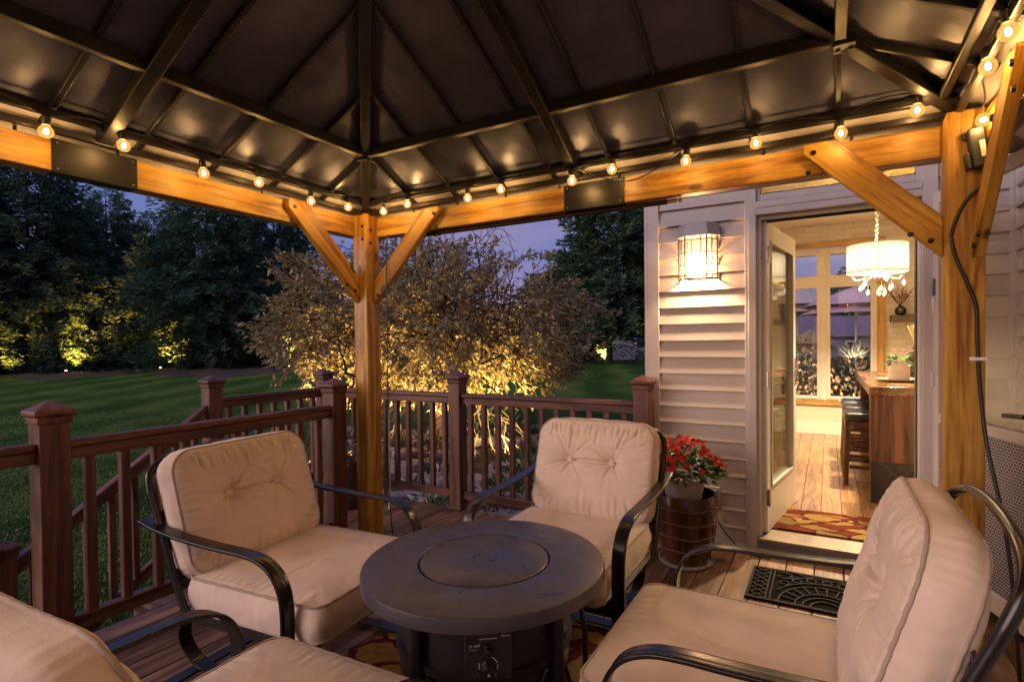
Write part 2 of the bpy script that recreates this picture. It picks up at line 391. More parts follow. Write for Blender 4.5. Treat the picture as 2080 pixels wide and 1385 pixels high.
# ------------------------------------------------------------------ railing
rail = thing('deck_railing', 'dark reddish brown wooden deck railing with square balusters and pyramid post caps', 'railing', (-2.849, 2.459, 0))
CAP = MB(); a = .052
capv = []
for (hw, z) in ((.056, .0), (.058, .006), (.058, .030), (.068, .036), (.069, .048), (.0685, .056)):
    capv.append([(-hw, -hw, z), (hw, -hw, z), (hw, hw, z), (-hw, hw, z)])
for i, lv in enumerate(capv): CAP.v += lv
for i in range(len(capv) - 1):
    for k in range(4): k2 = (k + 1) % 4; CAP.f.append((i * 4 + k, i * 4 + k2, i * 4 + 4 + k2, i * 4 + 4 + k)); CAP.a.append(0)
n_ = len(CAP.v); CAP.v.append((0, 0, .098)); q = n_ - 4
for k in range(4): CAP.f.append((q + k, q + (k + 1) % 4, n_)); CAP.a.append(0)
CAP.f.append((3, 2, 1, 0)); CAP.a.append(0)
def rpost(x, y, ztop=1.084, zb=0.0, flange=True):
    p = board('post', (x, y, zb), (x, y, ztop - .094), .104, .104, RAIL, rail, (0, 1, 0), .004)
    c = CAP.__class__(); c.v, c.f, c.a = list(CAP.v), list(CAP.f), list(CAP.a)
    c.build('post_cap', RAIL, p, T(x, y, ztop - .098), bevel=.0025)
    if flange:
        f = MB(); f.bb(-.066, .066, -.066, .066, .0015, .028); f.build('post_skirt', RAIL, p, T(x, y, 0), bevel=.006)
for x, y in ((-2.849, .988), (-2.849, 2.459), (-4.083, 2.385), (-4.083, 3.412), (-2.56, 3.412), (-1.061, 3.412), (-2.849, -.75)): rpost(x, y)
rpost(-4.083, 1.19, .226, -.72, False)
BAL = None
def baluster(x, y, z0, z1):
    board('baluster', (x, y, z0), (x, y, z1), .036, .036, RAIL, rail, (0, 1, 0), .002)
def section(p, q, n, z0=0.0, z1=0.0, half=.052):
    """rail run between two posts; z0/z1 lift the two ends (stairs)"""
    p, q = V((p[0], p[1], z0)), V((q[0], q[1], z1)); d = (q - p); h = V((d.x, d.y, 0)).length; e = d / h
    a, c = p + e * half, q - e * half; up = V((0, 0, 1))
    board('top_rail', a + up * .893, c + up * .893, .068, .032, RAIL, rail, bevel=.007)
    board('sub_rail', a + up * .851, c + up * .851, .040, .050, RAIL, rail)
    board('bottom_rail', a + up * .118, c + up * .118, .046, .062, RAIL, rail)
    for i in range(n):
        w = p + d * ((i + 1) / (n + 1)); baluster(w.x, w.y, w.z + .150, w.z + .825)
    if h > 1.1:
        w = p + d * .5; board('rail_foot', w + up * .003, w + up * .086, .036, .036, RAIL, rail, (0, 1, 0), .002)
section((-2.849, .988), (-2.849, 2.459), 10); section((-2.849, -.75), (-2.849, .988), 0)
section((-4.083, 2.385), (-4.083, 3.412), 7); section((-4.083, 3.412), (-2.56, 3.412), 11); section((-2.56, 3.412), (-1.061, 3.412), 11)
section((-4.083, 2.385), (-4.083, 1.19), 8, -.015, -.86, .04)
bt = MB(); bt.box((-1.03, 3.47, .46), (.05, .02, .92)); bt.build('wall_batten', RAIL, rail, bevel=.002)

# ------------------------------------------------------------------ gazebo
X0, X1, Y0, Y1 = -2.733, .4585, -.41, 2.65
AX, AY, AZ = (X0 + X1) / 2, (Y0 + Y1) / 2, 2.975
gaz = thing('gazebo', 'honey pine gazebo with dark steel pyramid roof over the deck seating', 'gazebo', (AX, AY, 0))
def bolt(pos, axis, parent, r=.011):
    bb = MB(); bb.lathe([(r, -.002), (r, .004), (r * .75, .008), (.001, .009)], n=10)
    bb.build('bolt', BOLT, parent, T(*pos) @ V(axis).to_track_quat('Z', 'Y').to_matrix().to_4x4(), smooth=40)
posts = {}
for k, (x, y) in {'bl': (X0, Y1), 'br': (X1, Y1), 'fl': (X0, Y0), 'fr': (X1, Y0)}.items():
    posts[k] = board('post', (x, y, 0), (x, y, 2.165), .12, .12, HONEY, gaz, (0, 1, 0), .006)
zb0, zb1 = 2.022, 2.149; bz, bh = (zb0 + zb1) / 2, zb1 - zb0
def beam(p, q): return board('beam', p, q, .07, bh, HONEY, gaz, bevel=.004)
dx = .042
beam((X0 - dx - .035, Y0 - .1, bz), (X0 - dx - .035, Y1 - .061, bz)); beam((X1 + .057 + .035, Y0 - .1, bz), (X1 + .057 + .035, Y1 - .061, bz))
beam((X0 + .061, Y1 + .04 + .035, bz), (X1 - .061, Y1 + .04 + .035, bz)); beam((X0 + .061, Y0 - .075, bz), (X1 - .061, Y0 - .075, bz))
def plate(c, d):
    p = MB(); p.box((0, 0, 0), d); o = p.build('splice_plate', DARKST, gaz, T(*c), bevel=.002)
    sx, sy = d[0] > d[1], 1
    s = MB()
    for u in (-.44, .44):
        for w in (-.38, .38):
            for sd_ in (-1, 1):
                if sx: s.box((u * d[0], sd_ * (d[1] / 2 + .001), w * d[2]), (.009, .004, .009))
                else: s.box((sd_ * (d[0] / 2 + .001), u * d[1], w * d[2]), (.004, .009, .009))
    s.build('screw', CHROME, o, T(*c))
plate((X0 - dx - .035, 1.145, bz), (.082, .31, bh + .012)); plate((X1 + .092, 1.145, bz), (.082, .31, bh + .012))
plate((-1.10, Y1 + .075, bz), (.345, .082, bh + .012))
def brace(ori, plane0, plane1, a, post, zlow, run=.126):
    """knee brace; a: outer end along the beam, post: post face; ori 'x' or 'y' is the beam direction"""
    s = 1 if post > a else -1; Lh = abs(post - a); zc = zlow + Lh
    zhi = zb1 - (Lh - run)
    poly = [(a, zc), (a, zb1 + .002), (a + s * run, zb1 + .002), (post, zhi), (post, zlow)]
    # local frame: x along the grain (diagonal)
    b = MB(); dirx = V((s, 0, -1)).normalized(); o0 = V((a, 0, zb1))
    dz = V((s, 0, 1)).normalized()
    loc = [((V((px, 0, pz)) - o0).dot(dirx), (V((px, 0, pz)) - o0).dot(dz)) for px, pz in poly]
    t = abs(plane1 - plane0); n = len(loc)
    for y in (-t / 2, t / 2): b.v += [(u, y, w) for u, w in loc]
    ring = list(range(n)) if s > 0 else list(range(n - 1, -1, -1))
    b.f += [tuple(ring), tuple(i + n for i in reversed(ring))]; b.a += [0, 0]
    for i in range(n):
        j = (i + 1) % n; f = (i, i + n, j + n, j) if s > 0 else (j, j + n, i + n, i); b.f.append(f); b.a.append(0)
    mid = (plane0 + plane1) / 2
    if ori == 'x': X = V((s, 0, -1)).normalized(); Z = V((s, 0, 1)).normalized(); org = V((a, mid, zb1))
    else: X = V((0, s, -1)).normalized(); Z = V((0, s, 1)).normalized(); org = V((mid, a, zb1))
    Y = Z.cross(X); m = M((X, Y, Z)).transposed().to_4x4(); m.translation = org
    o = b.build('brace', HONEY, gaz, m, bevel=.003)
    inn = plane1
    for (u, w) in ((.055, .03), (.10, -.045), (Lh * 1.414 - .12, 0.0), (Lh * 1.414 - .05, .025)):
        q = org + X * u - Z * .0 + Z * (w - .03)
        if ori == 'x': q.y = inn
        else: q.x = inn
        bolt(q, (0, -1, 0) if ori == 'x' else ((1, 0, 0) if inn < 0 else (-1, 0, 0)), o)
brace('y', X0 - dx, X0 - .004, 2.064, Y1 - .061, 1.575); brace('x', Y1 + .04, Y1 + .002, -2.117, X0 + .061, 1.57)
brace('x', Y1 + .04, Y1 + .002, -.095, X1 - .061, 1.619); brace('y', X1 + .057, X1 + .019, 2.05, Y1 - .061, 1.60)
brace('y', X0 - dx, X0 - .004, .15, Y0 + .061, 1.575); brace('y', X1 + .057, X1 + .019, .15, Y0 + .061, 1.6)
for z in (2.08, 1.995): bolt((X0 + .03, Y1 - .061, z), (0, -1, 0), posts['bl'], .009); bolt((X0 + .061, Y1 - .02, z - .02), (1, 0, 0), posts['bl'], .009)
bolt((X1 - .0, Y1 - .061, 2.055), (0, -1, 0), posts['br'], .013)
# roof: plane height on the fraction k from post line (0) to apex (1); negative k is the overhang
def corner(k, sx, sy): return V((AX + sx * (X1 - AX) * (1 - k), AY + sy * (Y1 - AY) * (1 - k), 2.21 + .765 * k))
CS = [(-1, -1), (1, -1), (1, 1), (-1, 1)]
b = MB()
for i in range(4):
    p, q = CS[i], CS[(i + 1) % 4]; nseg = 10
    ks = [0.012, .13, .263, .4, .55, .7, .85, 1]
    g0 = []
    for k in ks:
        g0.append([corner(k, *p).lerp(corner(k, *q), j / nseg) for j in range(nseg + 1)])
    base = len(b.v); b.v += [tuple(v) for r in g0 for v in r]
    for r in range(len(ks) - 1):
        for j in range(nseg): w = base + r * (nseg + 1) + j; b.f.append((w, w + 1, w + nseg + 2, w + nseg + 1)); b.a.append(0)
b.v = [(x - AX, y - AY, z) for x, y, z in b.v]
o = b.build('roof_panel', ROOFM, gaz, T(AX, AY, 0))
b = MB()
for i in range(4):
    p, q = CS[i], CS[(i + 1) % 4]; n = 9
    for j in range(n):
        t0, t1 = j / n, (j + 1) / n
        vs = [corner(.011, *p).lerp(corner(.011, *q), t0), corner(.011, *p).lerp(corner(.011, *q), t1), corner(-.19, *p).lerp(corner(-.19, *q), t1), corner(-.19, *p).lerp(corner(-.19, *q), t0)]
        b.add(vs, [(0, 1, 2, 3)])
b.v = [(x - AX, y - AY, z) for x, y, z in b.v]; b.build('eave_overhang', OVERM, gaz, T(AX, AY, 0))
def fascia(p, q, n, cuts=()):
    p, q = V(p), V(q)
    for j in range(n):
        if j in cuts: continue
        a, c = p.lerp(q, j / n + .002), p.lerp(q, (j + 1) / n - .002); board('eave_fascia', a, c, .006, .062, OVERM, gaz, bevel=.0015)
fascia((X0 - .062, Y0 - .1, 2.182), (X0 - .062, Y1 - .02, 2.182), 9); fascia((X0 + .02, Y1 + .062, 2.182), (X1 - .02, Y1 + .062, 2.182), 9); fascia((X1 + .10, Y0 - .1, 2.182), (X1 + .10, Y1 + .05, 2.182), 9)
def bar(name, p, q, w, h, mat=DARKST): return board(name, p, q, w, h, BLACK if name == 'panel_seam' else mat, gaz, bevel=.003)
for sx, sy in CS:
    e = V((0, 0, -.03)); bar('hip_rafter', corner(.01, sx, sy) + e, corner(.97, sx, sy) + e, .05, .05)
for k, dz, w, h in ((.263, -.028, .038, .05), (.047, -.03, .03, .028), (.012, -.05, .024, .026)):
    for i in range(4):
        p, q = CS[i], CS[(i + 1) % 4]; e = V((0, 0, dz)); nmn = 'purlin' if k > .2 else 'eave_tube'
        A, B = corner(k, *p) + e, corner(k, *q) + e; d = (B - A).normalized()
        bar(nmn, A + d * .03, B - d * .03, w, h)
for i in range(4):                                   # centre rafters and panel seams
    p, q = CS[i], CS[(i + 1) % 4]; half = (corner(0, *q) - corner(0, *p)).length / 2
    A, B = corner(.01, *p).lerp(corner(.01, *q), .5), corner(.95, *p).lerp(corner(.95, *q), .5)
    off = (corner(0, *q) - corner(0, *p)).normalized() * (.03 if i in (2,) else (-.03 if i == 3 else 0))
    bar('centre_rafter', A + V((0, 0, -.034)) + off, B + V((0, 0, -.034)), .055, .052)
    for s in (-1.173, -.838, -.503, -.168, .168, .503, .838, 1.173):
        ke = 1 - abs(s) / half; u = (corner(0, *q) - corner(0, *p)).normalized()
        def at_(k): return corner(k, *p).lerp(corner(k, *q), .5) + u * s
        if ke > .30:
            bar('panel_seam', at_(.28) + V((0, 0, -.013)), at_(ke - .01) + V((0, 0, -.013)), .022, .026)
            bar('panel_seam', at_(-.02) + V((0, 0, -.013)), at_(.247) + V((0, 0, -.013)), .022, .026)
        else: bar('panel_seam', at_(-.02) + V((0, 0, -.013)), at_(ke - .01) + V((0, 0, -.013)), .022, .026)
for sx, sy in CS:                                    # corner brackets
    c = corner(.255, sx, sy) + V((0, 0, -.058)); g_ = MB(); g_.bb(-.035, .035, -.035, .035, 0, .004)
    br = g_.build('corner_bracket', DARKST, gaz, T(*c), bevel=.001)
    for u in (-.02, .02): bolt((c.x + u, c.y, c.z - .001), (0, 0, -1), br, .007)
    f = MB(); f.bb(-.02, .02, -.02, .02, 2.165, 2.20); f.build('post_stub', DARKST, gaz, T(X0 if sx < 0 else X1, Y0 if sy < 0 else Y1, 0))
rod = thing('curtain_track', 'dark brown metal track hanging below the far gazebo beam', 'track', (-1.2, 2.80, 2.005))
b = MB(); b.tube([(-2.45, 2.748, 2.008), (-.72, 2.748, 2.008)], .0125, 10); TR = plain('track_brown', (.055, .028, .022), .4, .5, .3, 8)
b.build('track_tube', TR, rod, smooth=50)
b = MB(); b.tube([(-.72, 2.748, 2.008), (-.67, 2.748, 2.008)], .010, 10); b.ball((-.655, 2.748, 2.008), .011, 6); b.build('end_plug', CHROME, rod, smooth=60)

# ------------------------------------------------------------------ string lights
strl = thing('string_lights', 'black cord of round amber bulbs strung around under the gazebo eaves', 'string lights', (AX, AY, 2.19))
GLOBE, nt, N, L = nm('bulb_glass')
lw = sock(N, L, 'ShaderNodeLayerWeight', {'Blend': .45}).outputs['Facing']
ec = ramp(N, L, lw, [(.0, (1, .62, .20)), (.5, (1, .52, .11)), (1, (1, .40, .05))])
es = sock(N, L, 'ShaderNodeMapRange', {0: lw, 1: 0, 2: 1, 3: 1.0, 4: 1.9}).outputs[0]
e = sock(N, L, 'ShaderNodeEmission', {'Color': ec, 'Strength': es}); t = sock(N, L, 'ShaderNodeBsdfTransparent', {'Color': (1, .86, .6, 1)})
mx = sock(N, L, 'ShaderNodeMixShader', {0: .48}); L(t.outputs[0], mx.inputs[1]); L(e.outputs[0], mx.inputs[2])
o = N('ShaderNodeOutputMaterial'); L(mx.outputs[0], o.inputs[0])
FIL = emit('filament', (1, .63, .27), 1080)
def bulb_mesh():
    s = MB(); s.lathe([(.0135, .026), (.015, .030), (.015, .058), (.009, .064), (.004, .066)], n=14)
    g_ = MB(); prof = [(.0005, -.0245)] + [(.0245 * math.sin(a), -.0245 * math.cos(a)) for a in [math.pi * i / 12 for i in range(1, 10)]] + [(.0135, .022), (.0128, .030)]
    g_.lathe(prof, n=20, caps=False)
    f = MB(); f.lathe([(.0005, -.011), (.0065, -.006), (.0075, .002), (.0045, .010), (.0005, .013)], n=10, caps=False)
    return s, g_, f
s_, g_, f_ = bulb_mesh()
b0 = s_.build('bulb', BLACK, strl, T(0, 0, 0), smooth=40); gl0 = g_.build('glass_globe', GLOBE, b0, T(0, 0, 0), smooth=180); fi0 = f_.build('filament', FIL, b0, T(0, 0, 0), smooth=180)
first = [True]
def bulb(p, tilt=None):
    m = T(*p) @ (tilt if tilt is not None else M.Rotation(rnd.uniform(-.12, .12), 4, 'X') @ M.Rotation(rnd.uniform(-.12, .12), 4, 'Y'))
    if first[0]: o = b0; first[0] = False
    else:
        o = b0.copy(); C.objects.link(o); o.parent = strl
        for k in (gl0, fi0): c = k.copy(); C.objects.link(c); c.parent = o
    o.matrix_basis = W[strl.name].inverted() @ m
left = [(.921, 2.124), (1.18, 2.151), (1.513, 2.126), (1.798, 2.154), (2.122, 2.129), (2.395, 2.153)]
back = [(-2.465, 2.136), (-2.269, 2.157), (-1.814, 2.130), (-1.591, 2.148), (-1.157, 2.128), (-.94, 2.151), (-.578, 2.130), (-.277, 2.156), (.046, 2.137), (.301, 2.174)]
lft = [(-2.62, y, z) for y, z in [(-.2, 2.13), (.1, 2.15), (.38, 2.13), (.65, 2.15)] + left]; bck = [(x, 2.54, z) for x, z in back]
rgt = [(.431, 2.135, 2.13), (.431, 1.923, 2.13), (.431, 1.62, 2.15), (.431, 1.3, 2.13), (.431, .98, 2.15), (.431, .62, 2.13), (.431, .3, 2.15), (.431, 0, 2.13), (.431, -.25, 2.15)]  # only the first of these are in view; the rest added for their light
frn = [(x, -.30, 2.13 + .02 * (i % 2)) for i, x in enumerate([-2.3, -1.95, -1.6, -1.25, -.9, -.55, -.2, .12])]  # unseen run behind the camera, added to light the seating
for p in lft + bck + rgt + frn: bulb(p)
bulb((.492, 2.50, 2.085), M.Rotation(R(100), 4, 'Y') @ M.Rotation(R(40), 4, 'X'))
def cordline(pts, lift=.068, sag=.014):
    out = []
    for i, p in enumerate(pts):
        a = V(p) + V((0, 0, lift)); out.append(a)
        if i < len(pts) - 1:
            c = (V(p) + V(pts[i + 1])) / 2; c.z = max(p[2], pts[i + 1][2]) + lift + .012 - sag * rnd.random() * 2; out.append(c)
    return bez(out, 4)
b = MB()
for run in (lft, bck, rgt, frn): b.tube(cordline(run), .0032, 6)
for (p, q) in ((lft[-1], bck[0]), (lft[0], frn[0]), (rgt[-1], frn[-1])):
    A, B = V(p) + V((0, 0, .068)), V(q) + V((0, 0, .068)); b.tube(bez([A, (A + B) / 2 + V((0, 0, .02)), B], 6), .0032, 6)
b.tube(bez([(.301, 2.54, 2.24), (.36, 2.5, 2.262), (.42, 2.42, 2.25), (.44, 2.3, 2.22), (.431, 2.135, 2.198)], 6), .0032, 6)
b.tube(bez([(-1.157, 2.54, 2.20), (-1.02, 2.52, 2.13), (-.85, 2.5, 2.07), (-.72, 2.5, 2.10), (-.578, 2.54, 2.20)], 6), .0028, 6)      # the slack loop
b.tube(bez([(.44, 2.2, 2.22), (.47, 2.4, 2.20), (.50, 2.52, 2.16), (.485, 2.56, 2.10), (.47, 2.575, 2.06)], 6), .0028, 6)
b.tube(bez([(.46, 2.0, 2.22), (.50, 2.2, 2.19), (.512, 2.4, 2.10), (.505, 2.5, 2.0), (.515, 2.55, 1.96)], 6), .0026, 6)
for i in range(5): b.tube(bez([(.455 + .006 * i, 2.25 - .2 * i, 2.225), (.46, 2.35, 2.215 + .006 * i), (.45 - .01 * i, 2.50, 2.215), (.38 - .03 * i, 2.53, 2.222)], 5), .0028, 6)
b.build('cord', CABLE, strl, T(AX, AY, 0) @ T(-AX, -AY, 0), smooth=180)
# light controller and its cable on the near right post
ctl = thing('light_controller', 'black plug-in light controller box screwed to the right gazebo post', 'controller', (.478, 2.585, 2.0))
b = MB(); b.bb(-.022, .030, -.042, 0, -.075, .075); rotm = T(.486, 2.588, 2.005) @ M.Rotation(R(-8), 4, 'Y')
b.build('housing', BLACK, ctl, rotm, bevel=.006)
b = MB(); b.bb(-.040, -.0225, -.034, -.002, -.072, -.012); b.build('side_box', BLACK, ctl, rotm, bevel=.004)
b = MB(); b.bb(.006, .022, -.0445, -.0425, -.04, .02); b.build('rating_label', plain('label_paper', (.6, .55, .5), .5), ctl, rotm)
b = MB(); b.lathe([(.009, -.115), (.011, -.11), (.011, -.077)], (.014, -.022, 0), 10); b.build('plug', BLACK, ctl, rotm, smooth=40)
cab = thing('power_cable', 'thick black cable curving down the face of the right gazebo post', 'cable', (.45, 2.58, 1.6))
pts = [(.508, 2.565, 1.90), (.497, 2.57, 1.865), (.455, 2.578, 1.815), (.424, 2.582, 1.74), (.414, 2.582, 1.68), (.43, 2.582, 1.60), (.465, 2.582, 1.50), (.488, 2.582, 1.42), (.492, 2.582, 1.30), (.496, 2.582, 1.18), (.506, 2.578, 1.03), (.520, 2.56, .88), (.545, 2.52, .70), (.565, 2.48, .50), (.58, 2.46, .25), (.60, 2.5, .02)]
b = MB(); b.tube(bez(pts, 6), .0065, 8); b.build('cable_run', CABLE, cab, smooth=180)
b = MB(); b.bb(.468, .521, 2.574, 2.588, 1.212, 1.226); b.build('cable_clip', plain('white_plastic', (.75, .72, .68), .4), cab, bevel=.003)
hc = thing('hanging_cable', 'thin black cable hanging down beside the far gazebo post', 'cable', (-2.5, 2.62, 1.0))
b = MB(); b.tube(bez([(-2.548, 2.66, 2.02), (-2.545, 2.64, 1.9), (-2.535, 2.63, 1.55), (-2.528, 2.62, 1.1), (-2.535, 2.62, .7), (-2.54, 2.63, .3), (-2.53, 2.65, .01)], 8), .0042, 8)
b.build('cable_run', CABLE, hc, smooth=180)

# ------------------------------------------------------------------ house
YW = 3.545
house = thing('house', 'grey lap sided house with an open glazed door beside the deck', 'house', (.2, YW + .1, 0))
def hp(b, name, mat, **k): return b.build(name, mat, house, **k)
EXPO = .1064; ZL = [1.727 + EXPO * i for i in range(-17, 15)]
def courses(b, p, q, z0, z1, nrm):
    """lap siding from plan point p to q between heights z0 and z1; nrm points outwards"""
    p, q, n = V(p), V(q), V(nrm)
    for zl in ZL:
        a, c = max(zl, z0), min(zl + EXPO, z1)
        if c - a < .01: continue
        fa = .024 - .021 * (a - zl) / EXPO; fc = .024 - .021 * (c - zl) / EXPO; j = rnd.uniform(-.0012, .0012)
        A, B = p + n * (fa + j), q + n * (fa - j); Cc, D = q + n * fc, p + n * fc
        z = lambda v, h: (v.x, v.y, h)
        b.add([z(A, a), z(B, a), z(Cc, c), z(D, c), z(p - n * .02, a), z(q - n * .02, a)], [(0, 1, 2, 3), (4, 5, 1, 0)], rnd.random())
b = MB()
courses(b, (-.982, YW, 0), (-.449, YW, 0), 0.0, 3.1, (0, -1, 0))
courses(b, (.508, YW, 0), (.798, YW, 0), 0.0, 3.1, (0, -1, 0))
courses(b, (-.449, YW, 0), (.508, YW, 0), 2.52, 3.1, (0, -1, 0))
courses(b, (.836, YW, 0), (.836, -3.0, 0), 0.0, 3.1, (-1, 0, 0))
courses(b, (-1.053, 8.0, 0), (-1.053, YW + .07, 0), -.7, 3.1, (-1, 0, 0))
hp(b, 'siding', SIDING, attr=True)
b = MB()
b.bb(-1.04, -.385, YW + .021, YW + .15, -.7, 3.1); b.bb(.45, .86, YW + .021, YW + .15, -.2, 3.1); b.bb(-.385, .45, YW + .021, YW + .15, 2.50, 3.1)
b.bb(-1.03, -.95, YW + .15, 7.95, -.7, 3.1); b.bb(.857, .95, -3, YW + .02, -.7, 3.1); b.bb(-.385, .45, YW + .02, YW + .15, -.7, .0)
hp(b, 'outer_wall', plain('sheathing', (.35, .32, .30), .8))
b = MB(); b.bb(-1.058, -.982, YW - .030, YW + .021, -.7, 3.1); b.bb(-1.078, -1.0585, YW - .030, YW + .07, -.7, 3.1); hp(b, 'corner_trim', TRIM, bevel=.002)
b = MB(); b.bb(.798, .835, YW - .021, YW + .02, 0, 3.1); b.bb(.814, .834, YW - .062, YW - .0215, 0, 3.1); hp(b, 'corner_trim', TRIM, bevel=.002)
# door surround
b = MB()
b.bb(-.449, -.384, YW - .032, YW + .02, 0.0, 2.52); b.bb(-.428, -.384, YW - .042, YW - .0325, 0.0, 2.05)
b.bb(.440, .508, YW - .032, YW + .02, 0.0, 2.52); b.bb(-.384, .440, YW - .032, YW + .02, 2.055, 2.095); b.bb(-.3835, .4395, YW - .036, YW + .02, 2.096, 2.136)
b.bb(-.384, .440, YW - .032, YW + .02, 2.475, 2.52)
hp(b, 'door_casing', TRIM, bevel=.003)
b = MB()
b.bb(-.383, -.362, YW + .005, YW + .15, .09, 2.05); b.bb(.424, .439, YW + .005, YW + .15, .09, 2.05); b.bb(-.362, .424, YW + .005, YW + .15, 2.035, 2.054)
hp(b, 'door_jamb', WHITE, bevel=.002)
b = MB(); b.bb(.417, .4235, YW + .03, YW + .09, .10, 2.03); b.bb(-.36, .416, YW + .06, YW + .08, 2.020, 2.0345); hp(b, 'weather_strip', BLACK)
b = MB(); b.bb(-.383, .439, YW - .045, YW + .16, .076, .0955); hp(b, 'threshold', plain('sill_alloy', (.26, .20, .14), .45, .2), bevel=.004)
b = MB(); b.bb(-.44, .50, YW - .026, YW + .02, .014, .0755); hp(b, 'sill_riser', plain('riser_paint', (.20, .18, .17), .55), bevel=.002)
b = MB(); b.bb(-.98, .80, YW - .045, YW - .018, -.03, .0035); hp(b, 'joint_strip', BLACK)
# window above the door
tw = MB(); z0, z1 = 2.142, 2.47
tw.bb(-.425, -.362, YW - .012, YW + .03, z0, z1); tw.bb(.412, .470, YW - .012, YW + .03, z0, z1); tw.bb(-.362, .412, YW - .012, YW + .03, z0, z0 + .042); tw.bb(-.362, .412, YW - .012, YW + .03, z1 - .06, z1)
o = hp(tw, 'transom_window', TRIM, bevel=.002)
b = MB(); b.bb(-.362, .412, YW + .008, YW + .012, z0 + .042, z1 - .06); b.build('pane', GLASST, o)
b = MB(); b.bb(-.3635, .4135, YW - .0135, YW + .008, z0 + .0385, z0 + .0425); b.bb(-.3635, -.3585, YW - .0135, YW + .008, z0 + .061, z1 - .061); b.build('gasket', BLACK, o)
# wall lantern
sc_ = thing('wall_lantern', 'half octagon leaded glass wall lantern glowing on the siding left of the door', 'wall lamp', (-.72, YW, 1.83))
SX, SY = -.722, YW - .012
poly = [(-.118, 0), (-.118, .052), (-.066, .112), (.066, .112), (.118, .052), (.118, 0)]
def ringz(k, z, oy=0): return [(SX + x * k, SY - y * k - oy, z) for x, y in poly]
b = MB(); lv = [ringz(1.14, 1.952), ringz(1.14, 1.962), ringz(.98, 2.030), ringz(.90, 2.034)]
for r in lv: b.v += r
for i in range(3):
    for k in range(5): b.f.append((i * 6 + k, i * 6 + k + 1, i * 6 + 7 + k, i * 6 + 6 + k)); b.a.append(0)
b.f += [tuple(range(18, 24)), (5, 4, 3, 2, 1, 0)]; b.a += [0, 0]
LANT = plain('lantern_metal', (.40, .36, .36), .45, .2, .15, 12)
b.build('lantern_cap', LANT, sc_)
b = MB(); b.bb(SX - .075, SX + .075, SY - .004, SY + .012, 1.69, 1.99); b.build('back_plate', LANT, sc_, bevel=.003)
LG, nt, N, L = nm('lantern_glass')
tcz = N('ShaderNodeTexCoord').outputs['Object']; dd = sock(N, L, 'ShaderNodeVectorMath', {0: tcz, 1: (SX, SY - .05, 1.755)}, operation='DISTANCE').outputs['Value']
nz = sock(N, L, 'ShaderNodeTexNoise', {'Vector': tcz, 'Scale': 45, 'Detail': 3}).outputs[0]
st = ramp(N, L, dd, [(.04, (1.9,) * 3), (.11, (.85,) * 3), (.21, (.36,) * 3)])
s2 = sock(N, L, 'ShaderNodeMath', {0: nz, 1: .5, 2: .75}, operation='MULTIPLY_ADD').outputs[0]; s3 = sock(N, L, 'ShaderNodeMath', {0: st, 1: s2}, operation='MULTIPLY').outputs[0]
e = sock(N, L, 'ShaderNodeEmission', {'Color': (1, .70, .38, 1), 'Strength': s3}); gsy = sock(N, L, 'ShaderNodeBsdfTransparent', {'Color': (1, .9, .75, 1)})
mx = sock(N, L, 'ShaderNodeMixShader', {0: .24}); L(e.outputs[0], mx.inputs[1]); L(gsy.outputs[0], mx.inputs[2]); o = N('ShaderNodeOutputMaterial'); L(mx.outputs[0], o.inputs[0])
for k in range(5):
    b = MB(); A, B = poly[k], poly[k + 1]; f = .985
    b.add([(SX + A[0] * f, SY - A[1] * f, 1.695), (SX + B[0] * f, SY - B[1] * f, 1.695), (SX + B[0] * f, SY - B[1] * f, 1.952), (SX + A[0] * f, SY - A[1] * f, 1.952)], [(0, 1, 2, 3)])
    b.build('glass_panel', LG, sc_)
b = MB()
for (x, y) in poly: b.sweep([(SX + x, SY - y, 1.684), (SX + x, SY - y, 1.952)], rect(.0075, .0075), up=(0, 1, 0))
for z in (1.686, 1.775, 1.850, 1.928):
    b.sweep([(x, y, z) for x, y, _ in ringz(1.0, z)], rect(.006, .010 if z < 1.7 else .0045))
for k, u in ((2, .3), (2, .72), (3, .5), (1, .5)):
    A, B = poly[k], poly[k + 1]; x, y = A[0] + (B[0] - A[0]) * u, A[1] + (B[1] - A[1]) * u
    b.sweep([(SX + x, SY - y, 1.850), (SX + x, SY - y, 1.952)], rect(.004, .004), up=(0, 1, 0))
b.build('leading', plain('lead_came', (.10, .085, .08), .45), sc_)
lamp('lantern_bulb', 'POINT', (SX, SY - .052, 1.775), 52, (1, .64, .34), sc_, .035)
# outlet behind the flower pot
ou = thing('outdoor_outlet', 'grey weatherproof outlet cover low on the siding behind the flower pot', 'outlet', (-.645, YW, .30))
b = MB(); b.bb(-.695, -.600, YW - .032, YW - .010, .235, .375); b.build('cover_frame', TRIM, ou, bevel=.004)
b = MB(); b.bb(-.680, -.615, YW - .060, YW - .033, .250, .360); b.build('flip_lid', plain('grey_plastic', (.22, .20, .20), .4), ou, bevel=.006)
oc = thing('outlet_cord', 'thin black cord running from the outlet down the siding to the deck', 'cord', (-.6, 3.5, .1))
b = MB(); b.tube(bez([(-.64, 3.49, .25), (-.62, 3.50, .18), (-.57, 3.505, .10), (-.50, 3.50, .03), (-.44, 3.47, .006), (-.30, 3.43, .006)], 6), .004, 6); b.build('cable_run', CABLE, oc, smooth=180)
# keypad on the casing
kp = thing('thermometer_box', 'small grey and white box fixed to the right door casing', 'sensor', (.50, YW - .03, 1.52))
b = MB(); b.bb(.482, .530, YW - .062, YW - .0325, 1.520, 1.612); b.build('sensor_body', plain('dark_grey', (.07, .065, .065), .4), kp, bevel=.005)
b = MB(); b.bb(.478, .526, YW - .072, YW - .0325, 1.432, 1.519); b.build('sensor_base', WHITE, kp, bevel=.005)
